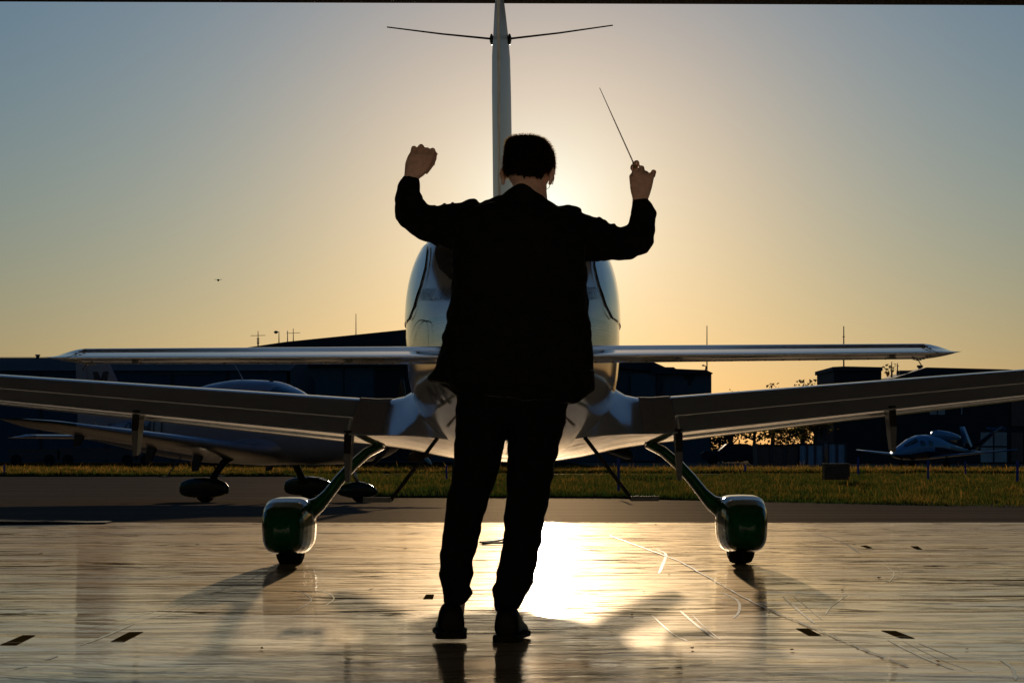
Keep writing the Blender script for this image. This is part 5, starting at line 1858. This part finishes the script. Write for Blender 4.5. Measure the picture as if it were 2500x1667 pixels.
# dark equipment row in front of the blue hangar
D_ = 150
for i, (a_, b_, y_, lb) in enumerate(((20, 140, 1099, 'leftmost low dark baggage trailer before the blue hangar'), (146, 330, 1097, 'long low dark trailer in the middle before the blue hangar'), (336, 520, 1098, 'low dark trailer nearest the parked aircraft before the blue hangar'))):
    A, B = P(a_, 0, D_), P(b_, y_, D_)
    t_ = empty('equipment_trailer', ((A.x + B.x) / 2, D_, 0)); tag(t_, lb, 'trailer', 'trailers parked before the blue hangar')
    rel(MB().box((A.x, D_, 0.35), (B.x, D_ + 1.6, B.z)).build('body', M['dark_metal']), t_)
    rel(MB().box((A.x - .03, D_ - .03, B.z + .002), (B.x + .03, D_ + 1.63, B.z + .06)).build('lid', M['black_paint']), t_)
    for xx in (A.x + .5, B.x - .5):
        rel(MB().loft([[(xx + .34 * math.cos(q), D_ + yy, .34 + .34 * math.sin(q)) for q in [2 * math.pi * k / 16 for k in range(16)]] for yy in (-.12, .1)]).build('wheel', M['rubber']), t_)

# marker posts in the grass
posts = [(1510, 1160, 44, 1120, 0.05), (1819, 1146, 100, 1136, 0.09), (2095, 1150, 82, 1118, 0.07), (2266, 1165, 66, 1125, 0.06), (2357, 1150, 82, 1128, 0.06), (2484, 1172, 60, 1128, 0.07), (10, 1150, 88, 1136, 0.07), (1090, 1165, 66, 1136, 0.05)]
plb = ['behind the right boarding step', 'before the pale taxiway by the trees', 'right of the dark cabinet', 'below the small jet', 'under the jet tail', 'at the right edge of the photo', 'at the left edge of the photo', 'near the left boarding step']
for (x, yb, D_, yt, w_), l_ in zip(posts, plb):
    p = P(x, yt, D_)
    t_ = empty('marker_post', (p.x, D_, 0)); tag(t_, 'slim blue edge marker post in the grass ' + l_, 'post', 'blue edge marker posts in the grass')
    rel(MB().tube([(p.x, D_, 0), (p.x, D_, p.z - .03)], w_ / 2, 8).build('post', M['post_blue']), t_)
    rel(MB().tube([(p.x, D_, p.z - .027), (p.x, D_, p.z + 0.03)], [w_ * .6, w_ * .3], 8).build('cap', M['post_blue']), t_)

# masts and antennas on the skyline
def mast(px, ytop, ybot, D, w, cross, lb, lamp=None, name='antenna_mast'):
    a, b = P(px, ybot, D), P(px, ytop, D)
    r0 = empty(name, (a.x, D, 0)); tag(r0, lb, 'antenna' if name == 'antenna_mast' else 'lamp')
    rel(MB().tube([(a.x, D, 0), (a.x, D, a.z)], w * .8, 6).tube([(a.x, D, a.z), (b.x, D, b.z)], [w * .6, w * .35], 6).build('pole', M['dark_metal']), r0)
    for (cy, hw) in cross:
        q = P(px, cy, D)
        h_ = hw * D / F
        rel(MB().tube([(q.x - h_, D, q.z - .02), (q.x + h_, D, q.z + .02)], w * .3, 5).build('crossbar', M['dark_metal']), r0)
    if lamp:
        q = P(px - 6, lamp, D)
        rel(MB().ellipsoid((q.x - .05, D - .1, q.z), (.22, .3, .16), 12, 8).tube([(q.x - .05, D, q.z), (b.x, D, b.z)], w * .4, 5).build('lamp_head', M['dark_metal']), r0)
    return r0


mast(630, 808, 838, 262, .10, ((819, 18),), 'left cross-armed antenna above the blue hangar roof')
for yy in (827, 832, 837):
    q = P(630, yy, 262); rel(MB().tube([(q.x, 262, q.z - .06), (q.x, 262, q.z + .06)], .14, 6).build('insulator', M['dark_metal']), [o for o in bpy.data.objects if o.name == 'antenna_mast'][0])
mast(681, 809, 838, 261, .10, (), 'tall lamp post with a round lamp head on the skyline', 811, 'lamp_post')
mast(702, 807, 838, 263, .10, (), 'plain thin pole antenna between lamp post and cross antenna')
mast(716, 802, 836, 263, .09, ((813, 17),), 'right cross-armed antenna at the start of the sloping roof')
mast(869, 766, 822, 264, .09, (), 'thin whip antenna standing on the long sloping roof')
mast(1726, 795, 905, 259, .12, (), 'tall thin pole at the right end of the grey annex roof', None)
mast(2060, 796, 897, 218, .12, ((822, 3),), 'tall thin pole on the left end of the terminal roof')
mast(2177, 883, 905, 222, .10, (), 'short pole rising out of the tree left of the chimney')
mast(2191, 886, 905, 222, .10, (), 'short pole rising from the tree, right of its twin')
mast(1841, 1086, 1110, 120, .04, (), 'small marker pole before the dark trees')
p = P(1718, 896, 257)
r0 = empty('roof_floodlight', (p.x, p.y, p.z)); tag(r0, 'small curved floodlight at the end of the annex roof', 'lamp')
rel(MB().tube([P(1722, 904, 257), P(1724, 895, 257), P(1719, 891, 257)], 0.07, 6).build('arm', M['dark_metal']), r0)
rel(MB().ellipsoid(P(1717, 892, 257), (.16, .14, .09), 8, 6).build('lamp_head', M['dark_metal']), r0)


# ================================================================ TREES
def tree(px, ytop, wpx, D, lb, seed, dens=900, bare=0.0, leaf=0.16):
    R = random.Random(seed)
    base = P(px, 0, D); base.z = 0
    top = P(px, ytop, D).z
    rad = wpx / 2 * D / F
    r0 = empty('tree', base)
    tag(r0, lb, 'tree', 'trees between the grey annex and the terminal')
    wood = MB()
    tips = []
    th = top * 0.45
    wood.tube([(0, 0, 0), (R.uniform(-.1, .1), 0, th * .5), (R.uniform(-.2, .2), 0, th), (R.uniform(-.3, .3), R.uniform(-.3, .3), top * .75)], [top * .035, top * .028, top * .02, top * .008], 7)
    for i in range(11):
        a = R.uniform(0, 6.28)
        z0 = top * R.uniform(0.22, 0.72)
        L = rad * R.uniform(0.6, 1.0)
        p0 = Vector((0, 0, z0))
        p1 = Vector((math.cos(a) * L * .5, math.sin(a) * L * .5, z0 + L * R.uniform(.2, .5)))
        p2 = Vector((math.cos(a) * L, math.sin(a) * L, min(z0 + L * R.uniform(.5, 1.0), top * .97)))
        wood.tube([p0, p1, p2], [top * .014, top * .009, top * .003], 5)
        tips += [p1, p2, p1.lerp(p2, .5)]
        for j in range(3):
            b_ = R.uniform(0, 6.28)
            s_ = p1.lerp(p2, R.random())
            e_ = s_ + Vector((math.cos(b_), math.sin(b_), R.uniform(.2, 1))) * L * .35
            wood.tube([s_, e_], [top * .005, top * .0015], 4)
            tips.append(e_)
    for i in range(8):
        tips.append(Vector((R.gauss(0, rad * .3), R.gauss(0, rad * .3), top * R.uniform(.7, .97))))
    o = wood.build('trunk', M['wood'], r0)
    vs, fs = [], []
    n = int(dens * (1 - bare) * 0.62)
    for i in range(n):
        t = tips[R.randrange(len(tips))]
        sp = rad * 0.17
        c = t + Vector((R.gauss(0, sp), R.gauss(0, sp), R.gauss(0, sp * .8)))
        if c.z > top: c.z = top - R.random() * .3
        s_ = leaf * R.uniform(.5, 1.3)
        u = Vector((R.gauss(0, 1), R.gauss(0, 1), R.gauss(0, 1))).normalized()
        w_ = u.cross(Vector((R.gauss(0, 1), R.gauss(0, 1), R.gauss(0, 1)))).normalized()
        b = len(vs)
        vs += [tuple(c - u * s_), tuple(c + w_ * s_ * .6), tuple(c + u * s_), tuple(c - w_ * s_ * .6)]
        fs.append((b, b + 1, b + 2, b + 3))
    me = bpy.data.meshes.new('crown')
    me.from_pydata(vs, [], fs)
    link('crown', me, M['leaf'], r0)
    return r0


tree(1786, 944, 74, 215, 'sparse low tree right beside the grey annex corner', 1, 700, .2)
tree(1838, 972, 92, 205, 'bushy dark tree just right of the annex, filling the gap', 2, 1000)
tree(1888, 928, 64, 225, 'tree whose round top shows above the wing, first from the annex', 3, 1000)
tree(1962, 925, 66, 220, 'tree with a wide top above the wing, middle of the row', 4, 1100)
tree(1990, 924, 44, 228, 'narrow tree close to the wide-topped one', 5, 700)
tree(2032, 925, 70, 222, 'tree partly hidden by the left end of the terminal', 6, 1100)
tree(1760, 1030, 60, 190, 'low dark bush against the annex wall', 7, 900, 0, .14)
tree(1925, 1045, 90, 195, 'low spreading bush behind the brown shed', 8, 1000, 0, .14)
tree(2178, 884, 72, 232, 'dense tree rising above the terminal roof beside the chimney', 9, 1600)
tree(1990, 985, 110, 210, 'broad tree with light gaps left of the white container', 10, 1200)

# low far hedge line so the horizon under the trees is closed
mb = MB()
vs, fs = [], []
for i in range(3000):
    x = random.uniform(P(1735, 0, 240).x, P(2060, 0, 240).x)
    z = abs(random.gauss(0, 1)) * 0.55 + random.random() * .4
    s_ = random.uniform(.12, .3)
    c = Vector((x, 240 + random.uniform(-2, 2), z))
    u = Vector((random.gauss(0, 1), random.gauss(0, 1), random.gauss(0, 1))).normalized() * s_
    w_ = u.cross(Vector((random.gauss(0, 1), random.gauss(0, 1), random.gauss(0, 1)))).normalized() * s_
    b = len(vs)
    vs += [tuple(c - u), tuple(c + w_), tuple(c + u), tuple(c - w_)]
    fs.append((b, b + 1, b + 2, b + 3))
me = bpy.data.meshes.new('hedge'); me.from_pydata(vs, [], fs)
tag(link('hedge', me, M['leaf']), 'low dark undergrowth along the far fence line under the trees', 'hedge', kind='stuff')


# ================================================================ SMALL JET AT RIGHT
DJ = 140.0
jr = empty('small_jet', (P(2249, 0, DJ).x, DJ, -0.10), (0, 0, math.radians(40)))
tag(jr, 'small blue and white jet with engine on its back parked before the terminal', 'aircraft')
# local: nose towards -x
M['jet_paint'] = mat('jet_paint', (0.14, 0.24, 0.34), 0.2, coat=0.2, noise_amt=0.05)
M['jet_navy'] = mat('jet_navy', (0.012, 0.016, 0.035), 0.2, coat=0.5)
def jring(x, hw, z0, z1, e=2.3, n=24):
    zc, hz = (z0 + z1) / 2, (z1 - z0) / 2
    return [(x, sgn(math.cos(t)) * abs(math.cos(t)) ** (2 / e) * hw, zc + sgn(math.sin(t)) * abs(math.sin(t)) ** (2 / e) * hz) for t in [2 * math.pi * k / n for k in range(n)]]
JS = [(-2.6, .03, .78, .84), (-2.5, .15, .68, .95), (-2.1, .38, .55, 1.15), (-1.5, .58, .48, 1.42), (-.9, .68, .46, 1.72), (-.3, .72, .46, 1.90), (.4, .72, .48, 1.93), (1.2, .66, .52, 1.84), (2.0, .52, .58, 1.60), (2.9, .34, .68, 1.32), (3.9, .2, .78, 1.12), (4.8, .1, .86, 1.02), (5.4, .03, .92, .97)]
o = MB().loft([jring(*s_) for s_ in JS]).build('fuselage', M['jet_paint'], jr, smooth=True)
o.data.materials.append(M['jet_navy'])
for pg in o.data.polygons:
    c = pg.center
    if c.z < 0.72 + 0.11 * (c.x + 2.6): pg.material_index = 1
o = MB().loft([jring(x, r * 1.0, 1.98 - .07 * x - r * .8, 1.98 - .07 * x + r, 2) for x, r in ((1.0, .12), (1.15, .27), (1.6, .33), (2.4, .31), (3.2, .2), (3.4, .14))]).build('engine', M['jet_paint'], jr, smooth=True)
MB().loft([jring(x, hw, z0, z1) for x, hw, z0, z1 in ((1.2, .1, 1.6, 1.9), (2.2, .14, 1.4, 1.85), (3.1, .08, 1.3, 1.75))]).build('engine_pylon', M['jet_navy'], jr, smooth=True)
for s in (-1, 1):
    rr = []
    for y, xl, c_, z_ in ((.5, .0, 1.5, .62), (2.5, .35, 1.15, .78), (5.0, .75, .8, .98), (5.9, .95, .5, 1.05)):
        rr.append([(xl + c_ * u, s * y, z_ + sg * .06 * c_ * YT(u)) for u, sg in [(1, 1), (.6, 1), (.3, 1), (.05, 1), (0, 0), (.05, -1), (.3, -1), (.6, -1)]])
    MB().loft(rr).build('wing', M['jet_paint'], jr, smooth=True)
    rr = []
    for q, xl, c_ in ((0, 4.0, .9), (1, 5.2, .5)):
        rr.append([(xl + c_ * u, s * (.12 + 1.35 * q) + sg * .04 * YT(u), 1.05 + 1.4 * q) for u, sg in [(1, 1), (.6, 1), (.3, 1), (0, 0), (.3, -1), (.6, -1)]])
    MB().loft(rr).build('tail_fin', M['jet_navy'], jr, smooth=True)
    for x, w_, h_ in ((-.62, .20, .17), (0.02, .20, .17)):
        ring = []
        for t in [2 * math.pi * k / 16 for k in range(16)]:
            xx, zz = x + math.cos(t) * w_, 1.42 + math.sin(t) * h_
            hw = np.interp(xx, [q[0] for q in JS], [q[1] for q in JS]); z0 = np.interp(xx, [q[0] for q in JS], [q[2] for q in JS]); z1 = np.interp(xx, [q[0] for q in JS], [q[3] for q in JS])
            k_ = abs((zz - (z0 + z1) / 2) / ((z1 - z0) / 2))
            ring.append((xx, s * hw * (1 - k_ ** 2.3) ** (1 / 2.3) + s * .012, zz))
        MB().add(ring, [tuple(range(16))]).build('cabin_window', M['glass_dark'], jr)
    MB().tube([(.7, s * 1.3, .7), (.7, s * 1.3, .25)], .05, 6).loft([[(.7 + .22 * math.cos(q), s * 1.3 + yy, .22 + .22 * math.sin(q)) for q in [2 * math.pi * k / 14 for k in range(14)]] for yy in (-.08, .08)]).build('main_wheel', M['rubber'], jr)
MB().tube([(-1.7, 0, .6), (-1.7, 0, .2)], .045, 6).loft([[(-1.7 + .18 * math.cos(q), yy, .18 + .18 * math.sin(q)) for q in [2 * math.pi * k / 14 for k in range(14)]] for yy in (-.06, .06)]).build('nose_wheel', M['rubber'], jr)
MB().tube([(-1.75, -.3, 1.22), (-1.2, -.45, 1.5), (-.95, -.5, 1.6)], .13, 8, .5).build('windscreen', M['glass_dark'], jr)
MB().ellipsoid((-2.62, 0, .9), (.05, .06, .06), 8, 6).build('landing_light', M['lamp_lit'], jr)
me = text_mesh('N77DJ', 1.0, 'registration')
xs = [v.co.x for v in me.vertices]; ysx = [v.co.y for v in me.vertices]
for v in me.vertices:
    a_ = (v.co.x - min(xs)) / (max(xs) - min(xs)); b_ = (v.co.y - min(ysx)) / (max(ysx) - min(ysx))
    xx, zz = 2.15 + a_ * .95, 1.0 + b_ * .2
    hw = np.interp(xx, [q[0] for q in JS], [q[1] for q in JS])
    v.co = (xx, -hw - .012, zz)
link('registration', me, M['jet_paint'], jr)

# dark car behind the posts near the annex, among the trees
cr = empty('parked_car', (P(1790, 0, 165).x, 165, 0)); tag(cr, 'dark parked car low under the trees beside the annex', 'car')
MB().loft([[(x, y, z) for y, z in ((-.85, z0), (.85, z0), (.85, z1 * .7), (.7, z1), (-.7, z1), (-.85, z1 * .7))] for x, z0, z1 in ((-2.2, .35, .75), (-2.0, .3, .9), (-1.0, .25, .95), (-.5, .25, 1.4), (.9, .25, 1.42), (1.6, .25, 1.0), (2.1, .3, .9), (2.25, .35, .7))]).build('body', M['black_paint'], cr)
for x in (-1.4, 1.4):
    for y in (-.86, .7):
        MB().loft([[(x + .32 * math.cos(q), y + yy, .32 + .32 * math.sin(q)) for q in [2 * math.pi * k / 14 for k in range(14)]] for yy in (0, .18)]).build('wheel', M['rubber'], cr)
M['car_paint'] = mat('car_paint', (0.02, 0.02, 0.022), 0.7, spec=0.1)
MB().add([(-.95, -.80, 1.0), (-.5, -.74, 1.33), (.9, -.74, 1.35), (1.45, -.80, 1.0)], [(0, 1, 2, 3)]).build('side_window', M['car_paint'], cr)
for o in kids(cr):
    if o.name.startswith('body'): o.data.materials[0] = M['car_paint']

# aircraft far off in the sky
D_ = 900.0
p = P(533, 683, D_)
ar = empty('distant_aircraft', p); tag(ar, 'tiny dark aircraft flying far off in the left sky', 'aircraft')
MB().ellipsoid((0, 0, -.15), (.45, 1.6, .40), 10, 8).build('fuselage', M['drone'], ar)
for s in (-1, 1):
    MB().add([(0, -.4, 0), (s * 1.5, -.3, .18), (s * 1.5, .2, .18), (0, .5, 0), (0, -.4, -.12), (s * 1.5, -.3, .10), (s * 1.5, .2, .10), (0, .5, -.12)],
             [(0, 1, 2, 3), (7, 6, 5, 4), (0, 4, 5, 1), (1, 5, 6, 2), (2, 6, 7, 3)]).build('wing', M['drone'], ar)
